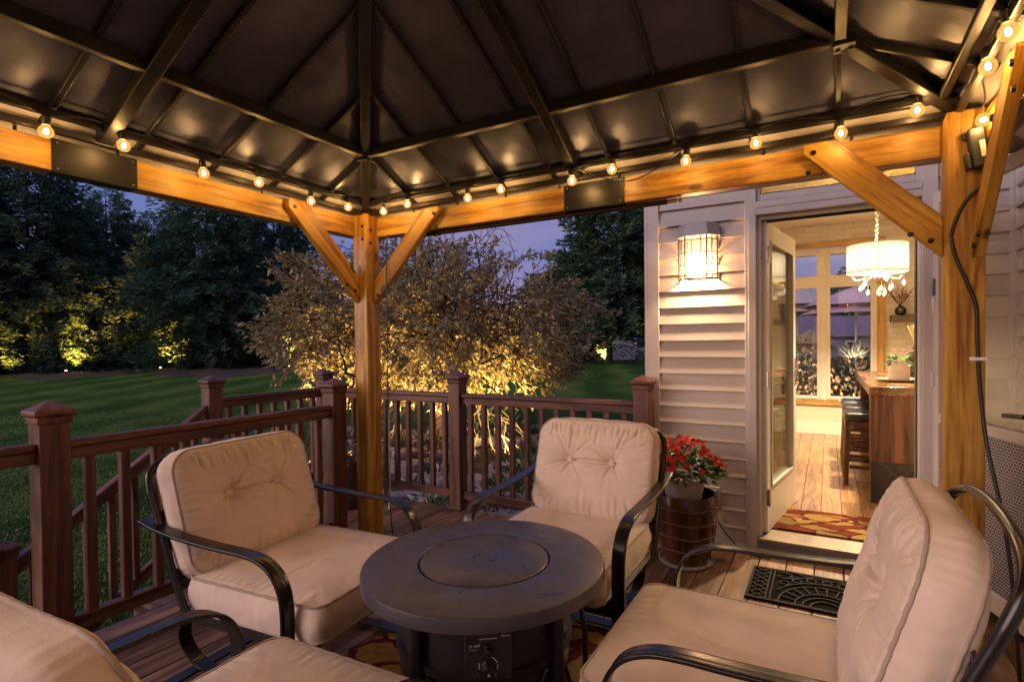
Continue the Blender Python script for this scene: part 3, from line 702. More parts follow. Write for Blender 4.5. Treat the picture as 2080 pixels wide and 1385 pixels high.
# inner door, swung inwards
dm = T(-.355, YW + .055, .105) @ M.Rotation(math.atan2(.9895, .1445), 4, 'Z')
b = MB(); Wd, Hd = .83, 1.925
b.bb(0, .105, -.022, .022, 0, Hd); b.bb(Wd - .105, Wd, -.022, .022, 0, Hd); b.bb(.105, Wd - .105, -.022, .022, 0, .27); b.bb(.105, Wd - .105, -.022, .022, Hd - .115, Hd)
door = b.build('door', WHITE, house, dm, bevel=.003)
b = MB()
for s in (-1, 1):
    y0, y1 = (.0225, .029) if s > 0 else (-.029, -.0225)
    b.bb(.095, .112, y0, y1, .262, Hd - .107); b.bb(Wd - .112, Wd - .095, y0, y1, .262, Hd - .107); b.bb(.112, Wd - .112, y0, y1, .262, .279); b.bb(.112, Wd - .112, y0, y1, Hd - .124, Hd - .107)
b.build('glazing_bead', WHITE, door, dm, bevel=.002)
b = MB(); b.bb(.105, Wd - .105, -.004, .004, .27, Hd - .115); b.build('pane', GLASSD, door, dm)
b = MB()
for s in (-1, 1):
    b.bb(Wd - .066, Wd - .034, s * .0225, s * .029, .86, 1.06); b.tube([(Wd - .05, s * .029, .97), (Wd - .05, s * .065, .97), (Wd - .15, s * .068, .965)], .008, 8)
b.build('handle', CHROME, door, dm, smooth=40)
for z in (.22, .95, 1.72):
    b = MB(); b.bb(-.012, .030, -.036, -.0225, z - .05, z + .05); b.tube([(-.006, -.034, z - .052), (-.006, -.034, z + .052)], .007, 8); b.build('hinge', CHROME, door, dm)
# storm door, folded back against the wing
sm = T(.497, YW - .03, .085) @ M.Rotation(math.atan2(-.954, .30), 4, 'Z')
b = MB(); Ws, Hs = .80, 1.975
b.bb(0, .055, -.015, .015, 0, Hs); b.bb(Ws - .055, Ws, -.015, .015, 0, Hs); b.bb(.055, Ws - .055, -.015, .015, 0, .09); b.bb(.055, Ws - .055, -.015, .015, Hs - .06, Hs); b.bb(.055, Ws - .055, -.015, .015, .775, .825)
storm = b.build('storm_door', TRIM, house, sm, bevel=.003)
b = MB(); b.bb(.055, Ws - .055, -.003, .003, .825, Hs - .06); b.build('pane', glass('storm_glass', (.95, .95, .96), .01, .22, .02), storm, sm)
m, nt, N, L = nm('grille'); co = objco(N, L, (1, 1, 1), use_rnd=False)
sp = sock(N, L, 'ShaderNodeSeparateXYZ', {0: co}); cb = N('ShaderNodeCombineXYZ'); L(sp.outputs['X'], cb.inputs['X']); L(sp.outputs['Z'], cb.inputs['Y'])
bk = sock(N, L, 'ShaderNodeTexBrick', {'Vector': cb.outputs[0], 'Color1': (.012, .012, .022, 1), 'Color2': (.015, .015, .028, 1), 'Mortar': (.34, .33, .40, 1), 'Scale': 1.0, 'Mortar Size': .0026, 'Mortar Smooth': .15, 'Brick Width': .019, 'Row Height': .0135})
bk.offset = .5
pbsdf(N, L, m, nt, bk.outputs['Color'], .45, 0, bk.outputs['Fac'], .5, .004)
b = MB(); b.bb(.055, Ws - .055, -.006, .006, .09, .775); b.build('mesh_grille', m, storm, sm)
b = MB(); b.bb(Ws - .048, Ws - .012, -.024, -.0155, .83, .97); b.tube([(Ws - .03, -.024, .90), (Ws - .03, -.055, .90)], .009, 8); b.tube([(Ws - .03, -.058, .90), (Ws - .09, -.062, .897), (Ws - .15, -.060, .892)], .010, 8)
b.build('handle', BLACK, storm, sm, smooth=40)
b = MB()
for z in (.25, 1.0, 1.7): b.bb(-.012, .02, -.022, -.0155, z - .04, z + .04)
b.build('hinge', TRIM, storm, sm)

# ------------------------------------------------------------------ the room behind the door
YB = 7.734
FLM, nt, N, L = nm('oak_floor')
co = objco(N, L, use_rnd=False); at = sock(N, L, 'ShaderNodeAttribute', {}, attribute_name='rnd').outputs['Fac']
a2 = sock(N, L, 'ShaderNodeMath', {0: at, 1: 29.0}, operation='MULTIPLY').outputs[0]; cc = sock(N, L, 'ShaderNodeVectorMath', {0: co, 1: a2}, operation='ADD').outputs[0]
mp = sock(N, L, 'ShaderNodeMapping', {0: cc, 'Scale': (16, 1.2, 1)}).outputs[0]
nA = sock(N, L, 'ShaderNodeTexNoise', {'Vector': mp, 'Scale': 2, 'Detail': 6, 'Distortion': .8}).outputs[0]
cA = ramp(N, L, nA, [(.35, (.30, .165, .08)), (.65, (.50, .31, .165))]); hv = sock(N, L, 'ShaderNodeMapRange', {0: at, 3: .75, 4: 1.25}).outputs[0]
hs = sock(N, L, 'ShaderNodeHueSaturation', {'Value': hv, 'Color': cA}).outputs[0]
pbsdf(N, L, FLM, nt, hs, .22, 0, nA, .06, .003, .5)
b = MB(); x = -.94
while x < 2.3:
    y = 3.72 - rnd.random() * .8
    while y < YB:
        l = rnd.uniform(.7, 1.3); y0, y1 = max(3.71, y), min(YB, y + l - .003)
        if y1 > y0: b.bb(x, x + .125, y0, y1, .06, .0955, rnd.random())
        y += l
    x += .1275
tag(b.build('floor', FLM, attr=True, bevel=.0012, seg=1), kind='structure')
m, nt, N, L = nm('ledger_stone'); co = objco(N, L, use_rnd=False)
sp = sock(N, L, 'ShaderNodeSeparateXYZ', {0: co}); cb = N('ShaderNodeCombineXYZ'); L(sp.outputs['X'], cb.inputs['X']); L(sp.outputs['Z'], cb.inputs['Y'])
bk = sock(N, L, 'ShaderNodeTexBrick', {'Vector': cb.outputs[0], 'Color1': (.62, .56, .46, 1), 'Color2': (.74, .69, .60, 1), 'Mortar': (.42, .37, .30, 1), 'Scale': 1.0, 'Mortar Size': .003, 'Mortar Smooth': .6, 'Brick Width': .27, 'Row Height': .072}); bk.offset = .37; bk.offset_frequency = 3
nz = sock(N, L, 'ShaderNodeTexNoise', {'Vector': co, 'Scale': 14, 'Detail': 5}).outputs[0]
hh = sock(N, L, 'ShaderNodeMath', {0: nz, 1: .6, 2: 0}, operation='MULTIPLY_ADD'); L(bk.outputs['Fac'], hh.inputs[2])
pbsdf(N, L, m, nt, bk.outputs['Color'], .7, 0, hh.outputs[0], -.6, .012); STONEW = m
PAINT = plain('room_paint', (.66, .58, .47), .7, 0, .04, 3, .04, 120)
b = MB(); zt = 2.735                                  # back wall around the windows
b.bb(-.95, -.62, YB, YB + .12, .09, zt); b.bb(.60, 2.4, YB, YB + .12, .09, zt); b.bb(-.62, .60, YB, YB + .12, 2.50, zt)
hp(b, 'stone_wall', STONEW)
b = MB(); b.bb(-.62, .60, YB, YB + .12, .09, .47); hp(b, 'window_apron', PAINT)
b = MB(); b.bb(-.949, -.93, 3.71, YB, .09, zt); b.bb(2.30, 2.4, 3.71, YB, .09, zt); b.bb(-.93, -.385, 3.7, 3.72, .09, zt); b.bb(.452, 2.3, 3.7, 3.72, .09, zt); b.bb(-.385, .452, 3.7, 3.72, 2.5, zt); b.bb(-.385, .452, 3.7, 3.72, 2.06, 2.14)
hp(b, 'room_wall', PAINT)
b = MB(); b.bb(-.95, 2.4, 3.55, YB + .1, zt + .001, zt + .1); hp(b, 'ceiling', plain('ceiling_paint', (.74, .68, .58), .7, 0, .03, 3))
b = MB(); b.bb(-1.3, 2.6, 3.2, 8.1, 3.12, 3.22); b.bb(.6, 2.6, -3.2, 3.2, 3.12, 3.22); hp(b, 'roof', plain('shingle', (.06, .05, .05), .9, 0, .3, 4, .5, 30))
b = MB(); b.bb(2.4, 2.5, 3.7, YB + .1, -.7, 3.1); b.bb(-.95, 2.4, YB + .121, YB + .2, -.7, .47); hp(b, 'rear_wall', plain('sheathing_b', (.35, .32, .30), .8))
b = MB(); b.bb(-.62, .60, YB - .02, YB - .001, .095, .25); b.bb(.60, 2.3, YB - .02, YB - .001, .095, .25); hp(b, 'baseboard', WHITE, bevel=.004)
OAKT = wood('oak_trim', [(.24, .12, .03), (.42, .23, .06), (.52, .31, .10)], .45, 1, 0, .1)
for p, q, w, h in (((.56, YB - .016, .463), (.56, YB - .016, 2.455), .032, .085), ((-.62, YB - .016, 2.49), (.605, YB - .016, 2.49), .032, .07), ((-.62, YB - .018, .495), (.5165, YB - .018, .495), .036, .062)):
    board('window_trim', p, q, w, h, OAKT, house, (0, 0, 1) if abs(p[2] - q[2]) < .1 else (-1, 0, 0))
b = MB(); yy0, yy1 = YB + .02, YB + .09
def win(x0, x1, z0, z1):
    b = MB(); w = .038
    b.bb(x0 - w, x0, yy0 - .012, yy1, z0 - w, z1 + w); b.bb(x1, x1 + w, yy0 - .012, yy1, z0 - w, z1 + w); b.bb(x0, x1, yy0 - .012, yy1, z0 - w, z0); b.bb(x0, x1, yy0 - .012, yy1, z1, z1 + w)
    o = hp(b, 'window', WHITE, bevel=.003); g_ = MB(); g_.bb(x0, x1, YB + .05, YB + .056, z0, z1); g_.build('pane', GLASS, o)
win(-.54, -.13, .58, 1.95); win(.02, .452, .58, 1.95); win(-.54, -.13, 2.10, 2.365); win(.02, .452, 2.10, 2.365)
b = MB(); b.bb(-.62, -.578, yy0, yy1, .53, 2.455); b.bb(-.092, -.018, yy0, yy1, .53, 2.455); b.bb(.490, .5165, yy0 - .03, yy1, .53, 2.455)
b.bb(-.578, -.092, yy0, yy1, 1.988, 2.062); b.bb(-.018, .49, yy0, yy1, 1.988, 2.062); b.bb(-.578, -.092, yy0, yy1, 2.403, 2.455); b.bb(-.018, .49, yy0, yy1, 2.403, 2.455); b.bb(-.578, -.092, yy0, yy1, .53, .542); b.bb(-.018, .49, yy0, yy1, .53, .542)
hp(b, 'window_mullion', WHITE, bevel=.002)
# shelf and what stands on it
SHM = wood('dark_shelf', [(.035, .022, .012), (.07, .045, .022), (.11, .075, .04)], .5)
t = thing('wall_shelf', 'dark floating wooden shelf on the white stone wall', 'shelf', (.95, YB - .08, 1.53))
board('shelf_board', (.645, YB - .085, 1.533), (1.30, YB - .085, 1.533), .165, .078, SHM, t)
t = thing('bud_vase', 'round black vase of dried orange twigs on the shelf', 'vase', (.76, YB - .08, 1.573))
b = MB(); b.lathe([(.03, .0), (.052, .02), (.06, .05), (.05, .085), (.022, .105), (.026, .118)], (.745, YB - .08, 1.573), 20); b.build('vase_body', plain('black_glaze', (.012, .011, .011), .15), t, smooth=50)
b = MB()
for i in range(16):
    a = V((rnd.uniform(-1, .8), rnd.uniform(-.3, .3), 1.1)).normalized(); q = V((.745, YB - .08, 1.68)); l = rnd.uniform(.12, .26)
    b.tube([q, q + a * l], .0022, 4)
    for k in range(6): b.quad(q + a * l * (.45 + .1 * k), V((rnd.uniform(-1, 1), rnd.uniform(-1, 1), rnd.uniform(-.2, 1))) * .035, (0, 0, 1), .018)
b.build('twigs', leafmat('dried', [(.10, .03, .012), (.24, .08, .02), (.14, .10, .03)], .6), t, attr=True)
t = thing('candle_holder', 'dark tapered candle holder with a warm reflection on the shelf', 'candle holder', (1.02, YB - .08, 1.573))
b = MB(); b.lathe([(.065, 0), (.07, .01), (.10, .20), (.095, .20), (.06, .012)], (1.01, YB - .08, 1.573), 4, M.Rotation(R(45), 3, 'Z')); b.build('holder_body', plain('dark_bronze', (.03, .02, .014), .2, .5), t)
b = MB(); b.lathe([(.02, .012), (.02, .09), (.001, .095)], (1.01, YB - .08, 1.573), 12); b.build('candle', plain('wax', (.5, .25, .1), .5), t, smooth=40)
# bar counter
WAL = wood('walnut', [(.035, .014, .006), (.105, .042, .014), (.20, .085, .028)], .3, .7, 0, .1, axis=2)
WALT = wood('walnut_top', [(.09, .04, .016), (.19, .095, .04), (.30, .17, .08)], .16, .8, 0, .05, axis=1)
bar_ = thing('bar_counter', 'walnut breakfast bar with a thick top and a waterfall end panel', 'counter', (.7, 5.7, .0955))
b = MB(); b.bb(.258, 1.12, 4.62, 6.86, .885, .95); b.build('counter_top', WALT, bar_, bevel=.004)
b = MB(); b.bb(.266, 1.11, 4.632, 4.70, .40, .8845); b.build('end_panel', WAL, bar_, bevel=.002)
b = MB(); b.bb(.268, 1.108, 4.634, 4.70, .0965, .399); ob = b.build('base_panel', plain('carved_black', (.018, .014, .011), .35, 0, .3, 6, .3, 18), bar_, bevel=.002)
b = MB()
for pts in ([(.30, .39), (.36, .375), (.40, .33), (.38, .30)], [(.40, .32), (.46, .31), (.51, .36), (.55, .385), (.59, .37), (.57, .34)], [(.44, .365), (.48, .39), (.53, .392), (.52, .36), (.47, .345)], [(.38, .13), (.46, .2), (.54, .24), (.62, .30)], [(.50, .16), (.56, .225), (.64, .23)], [(.40, .26), (.48, .262)]):
    b.tube(bez([(x, 4.632, z) for x, z in pts], 5), .004, 6)
b.build('carved_lines', plain('carved_edge', (.09, .06, .04), .35), ob, smooth=180)
b = MB(); b.bb(.62, .68, 4.701, 6.84, .0965, .8845); b.bb(.30, .62, 6.78, 6.84, .0965, .8845); b.build('bar_body', WAL, bar_, bevel=.002)
# stools
STW = wood('stool_wood', [(.035, .015, .007), (.085, .036, .014), (.15, .07, .03)], .35, 1, 0, .1, axis=2)
LEA = plain('black_leather', (.022, .021, .022), .32, 0, .2, 9, .25, 70)
st0 = thing('bar_stool', 'black padded wooden bar stool nearest the bar end', 'stool', (.30, 5.26, .0955), 0, 'bar stools at the walnut bar')
mw0 = W[st0.name]; b = MB(); b.bb(-.19, .19, -.17, .17, .53, .60); o = b.build('seat', LEA, st0, mw0, bevel=.028, seg=4)
b = MB(); b.bb(-.182, .182, -.162, .162, .485, .5295); b.build('seat_frame', STW, st0, mw0, bevel=.004)
for sx in (-1, 1):
    for sy in (-1, 1):
        b = MB(); b.sweep([(sx * .178, sy * .158, 0.001), (sx * .160, sy * .142, .484)], rect(.036, .036), up=(0, 1, 0)); b.build('leg', STW, st0, mw0, bevel=.003)
b = MB()
for s in (-1, 1):
    b.bb(-.15, .15, s * .152 - .011, s * .152 + .011, .14, .17); b.bb(-.15, .15, s * .148 - .011, s * .148 + .011, .33, .355); b.bb(s * .170 - .011, s * .170 + .011, -.138, .138, .19, .22)
b.build('stretcher', STW, st0, mw0, bevel=.002)
for i, (y, lb) in enumerate(((5.74, 'black padded wooden bar stool in the middle of the three at the bar'), (6.22, 'black padded wooden bar stool farthest from the door at the bar'))):
    c = copy_tree(st0, T(.30, y, .0955)); c['label'] = lb
# on the bar
t = thing('plate', 'wide white plate under the potted violet on the bar', 'plate', (.50, 5.25, .951))
b = MB(); b.lathe([(.07, .001), (.09, .003), (.165, .020), (.168, .023), (.09, .008), (.001, .007)], (.50, 5.25, .951), 32); b.build('dish', plain('ceramic', (.72, .66, .58), .2), t, smooth=60)
t = thing('potted_violet', 'green leafy houseplant in a white cylinder pot on the bar', 'plant', (.50, 5.25, .96))
b = MB(); b.lathe([(.070, .0), (.075, .01), (.078, .155), (.071, .155), (.070, .13), (.001, .13)], (.50, 5.25, .960), 32); b.build('pot', plain('white_pot', (.70, .62, .55), .4), t, smooth=40)
b = MB()
for i in range(60):
    a = rnd.uniform(0, 6.28); q = V((.50, 5.25, 1.10)); d = V((math.cos(a), math.sin(a), rnd.uniform(-.1, 1.0))).normalized(); l = rnd.uniform(.03, .085)
    b.quad(q + d * l, (d + V((0, 0, -.3))) * rnd.uniform(.045, .07), (0, 0, 1), rnd.uniform(.04, .055))
b.build('leaves', leafmat('violet_leaf', [(.03, .08, .015), (.07, .16, .03), (.13, .24, .06)], .4), t, attr=True)
b = MB()
for i in range(14):
    q = V((.50 + rnd.uniform(-.09, .09), 5.25 + rnd.uniform(-.09, .09), 1.16 + rnd.uniform(0, .05)))
    for k in range(5): a = k * 1.257; b.quad(q, V((math.cos(a), math.sin(a), .3)) * .018, (0, 0, 1), .016)
b.build('blossoms', leafmat('violet_bloom', [(.5, .12, .16), (.6, .25, .25)], .5), t, attr=True)
t = thing('black_vase', 'tall black bulbous vase with bare stems behind the potted violet', 'vase', (.66, 5.52, .951))
b = MB(); b.lathe([(.05, 0), (.085, .06), (.10, .13), (.085, .21), (.04, .28), (.03, .33), (.036, .35)], (.665, 5.50, .951), 24); b.build('vase_body', plain('smoke_glaze', (.02, .014, .011), .12), t, smooth=60)
b = MB()
for i in range(9): b.tube([(.665, 5.5, 1.2), (.64 + rnd.uniform(-.06, .05), 5.5 + rnd.uniform(-.04, .04), 1.45 + rnd.uniform(-.05, .03))], .007, 5)
b.build('stems', plain('reed', (.20, .14, .05), .6), t)
# chandelier
CX, CYY = .365, 5.46
ch = thing('chandelier', 'lit drum shade chandelier with hanging crystal drops over the bar', 'chandelier', (CX, CYY, 2.0))
m, nt, N, L = nm('drum_shade'); SHADE = m
tcz = N('ShaderNodeTexCoord').outputs['Object']; spz = sock(N, L, 'ShaderNodeSeparateXYZ', {0: tcz}).outputs['Z']
st = ramp(N, L, sock(N, L, 'ShaderNodeMapRange', {0: spz, 1: 1.86, 2: 2.11}).outputs[0], [(0, (1.5,) * 3), (.25, (2.6,) * 3), (.6, (2.6,) * 3), (1, (1.25,) * 3)])
e = sock(N, L, 'ShaderNodeEmission', {'Color': (1, .74, .42, 1), 'Strength': st}); o = N('ShaderNodeOutputMaterial'); L(e.outputs[0], o.inputs[0])
b = MB(); b.lathe([(.225, 1.868), (.225, 2.098)], (CX, CYY, 0), 48, caps=False); b.build('drum_shade', SHADE, ch, smooth=180)
b = MB()
for z in (1.868, 2.098): b.tube([(CX + .226 * math.cos(a * math.pi / 24), CYY + .226 * math.sin(a * math.pi / 24), z) for a in range(48)], .004, 6, closed=True)
for a in (3.6, 4.7, 5.6, .5, 1.6, 2.6): b.tube([(CX + .2265 * math.cos(a), CYY + .2265 * math.sin(a), 1.87), (CX + .2265 * math.cos(a), CYY + .2265 * math.sin(a), 2.097)], .0018, 4)
b.build('shade_ring', plain('shade_trim', (.5, .38, .22), .5), ch, smooth=180)
b = MB(); b.tube([(CX, CYY, 2.10), (CX, CYY, 2.735)], .004, 6)
for i in range(14): b.tube([(CX + .011 * math.cos(a * 1.05 + i), CYY + .011 * math.sin(a * 1.05 + i), 2.13 + i * .043 + a * .006) for a in range(6)], .0035, 5)
b.lathe([(.06, 2.70), (.065, 2.733)], (CX, CYY, 0), 20); b.build('chain', plain('cream_metal', (.6, .5, .32), .35, .3), ch, smooth=60)
CRY, nt, N, L = nm('crystal'); g1 = sock(N, L, 'ShaderNodeBsdfGlass', {'Roughness': .0, 'IOR': 1.5}); e = sock(N, L, 'ShaderNodeEmission', {'Color': (1, .8, .55, 1), 'Strength': .35}); ad = N('ShaderNodeAddShader')  # faint warm glow put into the glass; the drops are no lamps
L(g1.outputs[0], ad.inputs[0]); L(e.outputs[0], ad.inputs[1]); o = N('ShaderNodeOutputMaterial'); L(ad.outputs[0], o.inputs[0])
b = MB()
for i in range(6):
    a = i * 1.047; q = [(CX + r * math.cos(a), CYY + r * math.sin(a), z) for r, z in ((.02, 1.90), (.08, 1.83), (.15, 1.80), (.18, 1.83))]; b.tube(bez(q, 5), .006, 6)
b.ball((CX, CYY, 1.82), .03, 8); b.build('arms', plain('cream_arm', (.62, .5, .34), .3, .2), ch, smooth=180)
for i in range(18):
    b = MB()
    a = i * .349 * (2 if i % 2 else 1); r = (.19, .13, .07)[i % 3]; z = (1.835, 1.80, 1.76)[i % 3] - rnd.random() * .02; c = (CX + r * math.cos(a), CYY + r * math.sin(a), z)
    b.tube([c, (c[0], c[1], c[2] - .035)], .0018, 4); b.lathe([(.0005, -.085), (.012, -.072), (.015, -.06), (.009, -.044), (.0005, -.032)], c, 8, caps=False); b.build('crystal_drop', CRY, ch, smooth=30)
lamp('chandelier_bulb', 'POINT', (CX, CYY, 1.98), 580, (1, .75, .45), ch, .05)
# rug just inside the door
def rugmat(name, sc1):
    m, nt, N, L = nm(name); co = objco(N, L, use_rnd=False)
    ns = sock(N, L, 'ShaderNodeTexNoise', {'Vector': co, 'Scale': 5, 'Detail': 2}).outputs['Color']
    cw = sock(N, L, 'ShaderNodeMix', {'Factor': .18, 4: co, 5: ns}, data_type='VECTOR').outputs[1]
    mp = sock(N, L, 'ShaderNodeMapping', {0: cw, 'Scale': (1, 1.9, 1), 'Rotation': (0, 0, R(35))}).outputs[0]
    v1 = sock(N, L, 'ShaderNodeTexVoronoi', {'Vector': mp, 'Scale': sc1, 'Randomness': .75})
    ve = sock(N, L, 'ShaderNodeTexVoronoi', {'Vector': mp, 'Scale': sc1, 'Randomness': .75}, feature='DISTANCE_TO_EDGE').outputs['Distance']
    rc = sock(N, L, 'ShaderNodeSeparateColor', {0: v1.outputs['Color']}).outputs[0]
    leaf = ramp(N, L, rc, [(0, (.26, .13, .03)), (.3, (.31, .20, .06)), (.5, (.17, .12, .04)), (.62, (.12, .02, .008)), (.8, (.25, .16, .06))], 'CONSTANT')
    edge = sock(N, L, 'ShaderNodeMapRange', {0: ve, 1: .07, 2: .10}).outputs[0]
    vein = sock(N, L, 'ShaderNodeTexWave', {'Vector': mp, 'Scale': sc1 * 2.2, 'Distortion': 5, 'Detail': 2}).outputs['Fac']
    vf = sock(N, L, 'ShaderNodeMapRange', {0: vein, 1: .78, 2: .9, 3: 0, 4: .55}).outputs[0]
    l2 = sock(N, L, 'ShaderNodeMix', {'Factor': vf, 6: leaf, 7: (.16, .06, .02, 1)}, data_type='RGBA').outputs[2]
    c2 = sock(N, L, 'ShaderNodeMix', {'Factor': edge, 6: (.085, .010, .006, 1), 7: l2}, data_type='RGBA').outputs[2]
    pile = sock(N, L, 'ShaderNodeTexNoise', {'Vector': co, 'Scale': 260, 'Detail': 2}).outputs[0]
    pbsdf(N, L, m, nt, c2, .95, 0, pile, .5, .006, .1); return m
t = tag(MB().bb(-.335, .37, 3.715, 4.20, .0965, .108).build('entry_rug', rugmat('leaf_rug', 7.0), None, bevel=.004), 'red entry rug with golden leaves just inside the open door', 'rug')

# ------------------------------------------------------------------ patio chairs
def seg(px, py, a, c):
    ax, ay = a; bx, by = c; dx, dy = bx - ax, by - ay; l2 = dx * dx + dy * dy
    t = max(0, min(1, ((px - ax) * dx + (py - ay) * dy) / l2)); return math.hypot(px - ax - t * dx, py - ay - t * dy), t
def outline(a, b, rc, u, v):
    x, y = u * a, v * b
    if abs(x) < 1e-9 and abs(y) < 1e-9: return 0, 0
    s = 1 / max(abs(x) / a, abs(y) / b); X, Y = abs(x * s), abs(y * s)      # on the rectangle
    cx, cy = a - rc, b - rc; f = 1
    if X > cx and Y > cy or (X * cy > 0 and X > cx * .0 and Y > cy * .0):
        lo, hi = .5, 1.0
        for _ in range(18):
            m_ = (lo + hi) / 2; px, py = X * m_, Y * m_
            ins = (px <= a and py <= b and (px <= cx or py <= cy or math.hypot(px - cx, py - cy) <= rc))
            if ins: lo = m_
            else: hi = m_
        f = lo
    return x * f, y * f
def cushion(a, b, th, rc, bulge, N_, creases, dents, seed, wob=.005, sb=.018):
    """boxed cushion in local x,y with its front along +z; returns body and piping builders"""
    body = MB(); pipe = MB(); r2 = random.Random(seed); ph = [r2.uniform(0, 100) for _ in range(3)]
    grid = [[outline(a, b, rc, -1 + 2 * i / N_, -1 + 2 * j / N_) for i in range(N_ + 1)] for j in range(N_ + 1)]
    def sheet(sign, detail):
        base = len(body.v)
        for j in range(N_ + 1):
            for i in range(N_ + 1):
                x, y = grid[j][i]; u, v = -1 + 2 * i / N_, -1 + 2 * j / N_
                e = max(0, (1 - abs(u) ** 3.2) * (1 - abs(v) ** 3.2)); h = bulge * e ** .55
                edge = min(1, e * 6)
                if detail:
                    h += wob * noise.noise((x * 7 + ph[0], y * 7 + ph[1], 0)) * edge
                    for (p, q, w, d) in creases:
                        if abs(x - (p[0] + q[0]) / 2) > .25 or abs(y - (p[1] + q[1]) / 2) > .25: continue
                        dd, t = seg(x, y, p, q); k = w * (.5 + .9 * t)
                        h -= d * (1 - t) ** .6 * math.exp(-(dd / k) ** 2) * edge
                        h += d * .5 * (1 - t) ** .6 * math.exp(-((dd - 1.7 * k) / k) ** 2) * edge
                    for (bx, by, D, rr) in dents:
                        r_ = math.hypot(x - bx, y - by); h -= (D * math.exp(-(r_ / rr) ** 1.3) + D * .55 * math.exp(-r_ / .12)) * edge
                body.v.append((x, y, sign * (th / 2 + h)))
        for j in range(N_):
            for i in range(N_):
                q = base + j * (N_ + 1) + i; f = (q, q + 1, q + N_ + 2, q + N_ + 1); body.f.append(f if sign > 0 else f[::-1]); body.a.append(0)
    sheet(1, True); sheet(-1, False)
    loop = [grid[0][i] for i in range(N_)] + [grid[j][N_] for j in range(N_)] + [grid[N_][N_ - i] for i in range(N_)] + [grid[N_ - j][0] for j in range(N_)]
    n = len(loop); K = 7; base = len(body.v)
    for k in range(K):
        t = k / (K - 1); o = sb * math.sin(math.pi * t)
        for idx, (x, y) in enumerate(loop):
            l = math.hypot(x, y); w = o * (1 + .5 * noise.noise((x * 9 + ph[2], y * 9, t * 2))) + .0025 * math.sin(math.pi * t) * noise.noise((x * 40, y * 40, t * 1.5 + ph[0]))
            cm = max(0, 1 - math.hypot(a - abs(x), b - abs(y)) / .16)          # the band is gathered round the corners
            w += (.0015 if rc > .06 else .0008) * cm * math.sin(math.pi * t) * math.sin(math.atan2(y * a, x * b) * 95 + 2.5 * noise.noise((x * 20, y * 20, t * 2 + ph[1])))
            body.v.append((x + x / l * w, y + y / l * w, th / 2 - th * t))
    for k in range(K - 1):
        for i in range(n):
            j = (i + 1) % n; body.f.append((base + k * n + j, base + k * n + i, base + (k + 1) * n + i, base + (k + 1) * n + j)); body.a.append(0)
    for s in (1, -1): pipe.tube([(x * 1.004, y * 1.004, s * th / 2 + .0006 * math.sin(i * .9)) for i, (x, y) in enumerate(loop)], .0046, 6, closed=True)
    return body, pipe
BT = V((-.134, 0, .436)).normalized(); BN = V((BT.z, 0, -BT.x))
def back_matrix():
    c = V((-.196, 0, .655)) - BN * .049
    m = M((V((0, 1, 0)), BT, BN)).transposed().to_4x4(); m.translation = c; return m
BUT = [(-.112, .036), (.112, .036)]
def back_parts(seed, rc=.085, dent=.036, g=1.0):
    r2 = random.Random(seed); cr = []
    for bx, by in BUT:
        for k in range(8):
            t = k * .785 + r2.uniform(-.35, .35); l = r2.uniform(.05, .16) * (1.2 if math.sin(t) > .3 else 1)
            cr.append(((bx + .012 * math.cos(t), by + .012 * math.sin(t)), (bx + l * math.cos(t + r2.uniform(-.15, .15)), by + l * math.sin(t)), .0062, r2.uniform(.008, .018)))
    cr.append(((-.10, .036), (.10, .030), .010, .016)); cr.append(((.10, .036), (-.10, .030), .010, .014))
    for k in range(17):                                                       # gathers along the top and bottom seams
        x = -.27 + .54 * k / 16 + r2.uniform(-.012, .012); cr.append(((x, .222), (x * .93 + r2.uniform(-.012, .012), .222 - r2.uniform(.05, .11)), .0068, g * r2.uniform(.008, .016)))
    for k in range(13):
        x = -.26 + .52 * k / 12 + r2.uniform(-.015, .015); cr.append(((x, -.225), (x * .95, -.225 + r2.uniform(.05, .12)), .0075, r2.uniform(.005, .011)))
    for s in (-1, 1):
        for k in range(7): y = -.18 + .06 * k + r2.uniform(-.01, .01); cr.append(((s * .298, y), (s * (.298 - r2.uniform(.04, .09)), y + r2.uniform(-.02, .02)), .008, g * r2.uniform(.004, .009)))
    for sx in (-1, 1):
        for sy in (-1, 1):
            for k in range(8):
                t = .12 + .19 * k; p = (sx * (.215 + .082 * math.cos(t)), sy * (.150 + .082 * math.sin(t)))
                cr.append((p, (p[0] * r2.uniform(.68, .8), p[1] * r2.uniform(.62, .78)), .0062, g * r2.uniform(.002, .005)))
    return cushion(.305, .238, .098, rc, .052, 84, cr, [(x, y, dent, .034) for x, y in BUT], seed)
def seat_parts(seed):
    r2 = random.Random(seed); cr = []
    for k in range(14): x = -.27 + .041 * k; cr.append(((x, -.300), (x + r2.uniform(-.02, .02), -.300 + r2.uniform(.03, .09)), .008, r2.uniform(.001, .004))); cr.append(((x, .300), (x + r2.uniform(-.02, .02), .300 - r2.uniform(.03, .09)), .008, r2.uniform(.001, .004)))
    for k in range(13): y = -.27 + .045 * k; cr.append(((.314, y), (.314 - r2.uniform(.03, .10), y + r2.uniform(-.02, .02)), .008, r2.uniform(.002, .005)))
    for k in range(5): p = (r2.uniform(-.05, .22), r2.uniform(-.2, .2)); t = r2.uniform(0, 3.14); cr.append((p, (p[0] + .12 * math.cos(t), p[1] + .12 * math.sin(t)), .012, .0022))
    return cushion(.3225, .309, .118, .05, .020, 70, cr, [(-.05, .02, .008, .14)], seed, .006, .016)
SEATM = T(.152, 0, .378)
ARMP = [(-.026, -.0055), (.026, -.0055), (.026, .0035), (.021, .006), (.012, .0045), (.004, .0058), (-.004, .0058), (-.012, .0045), (-.021, .006), (-.026, .0035)]
ARMP = [(n, w) for w, n in ARMP][::-1]
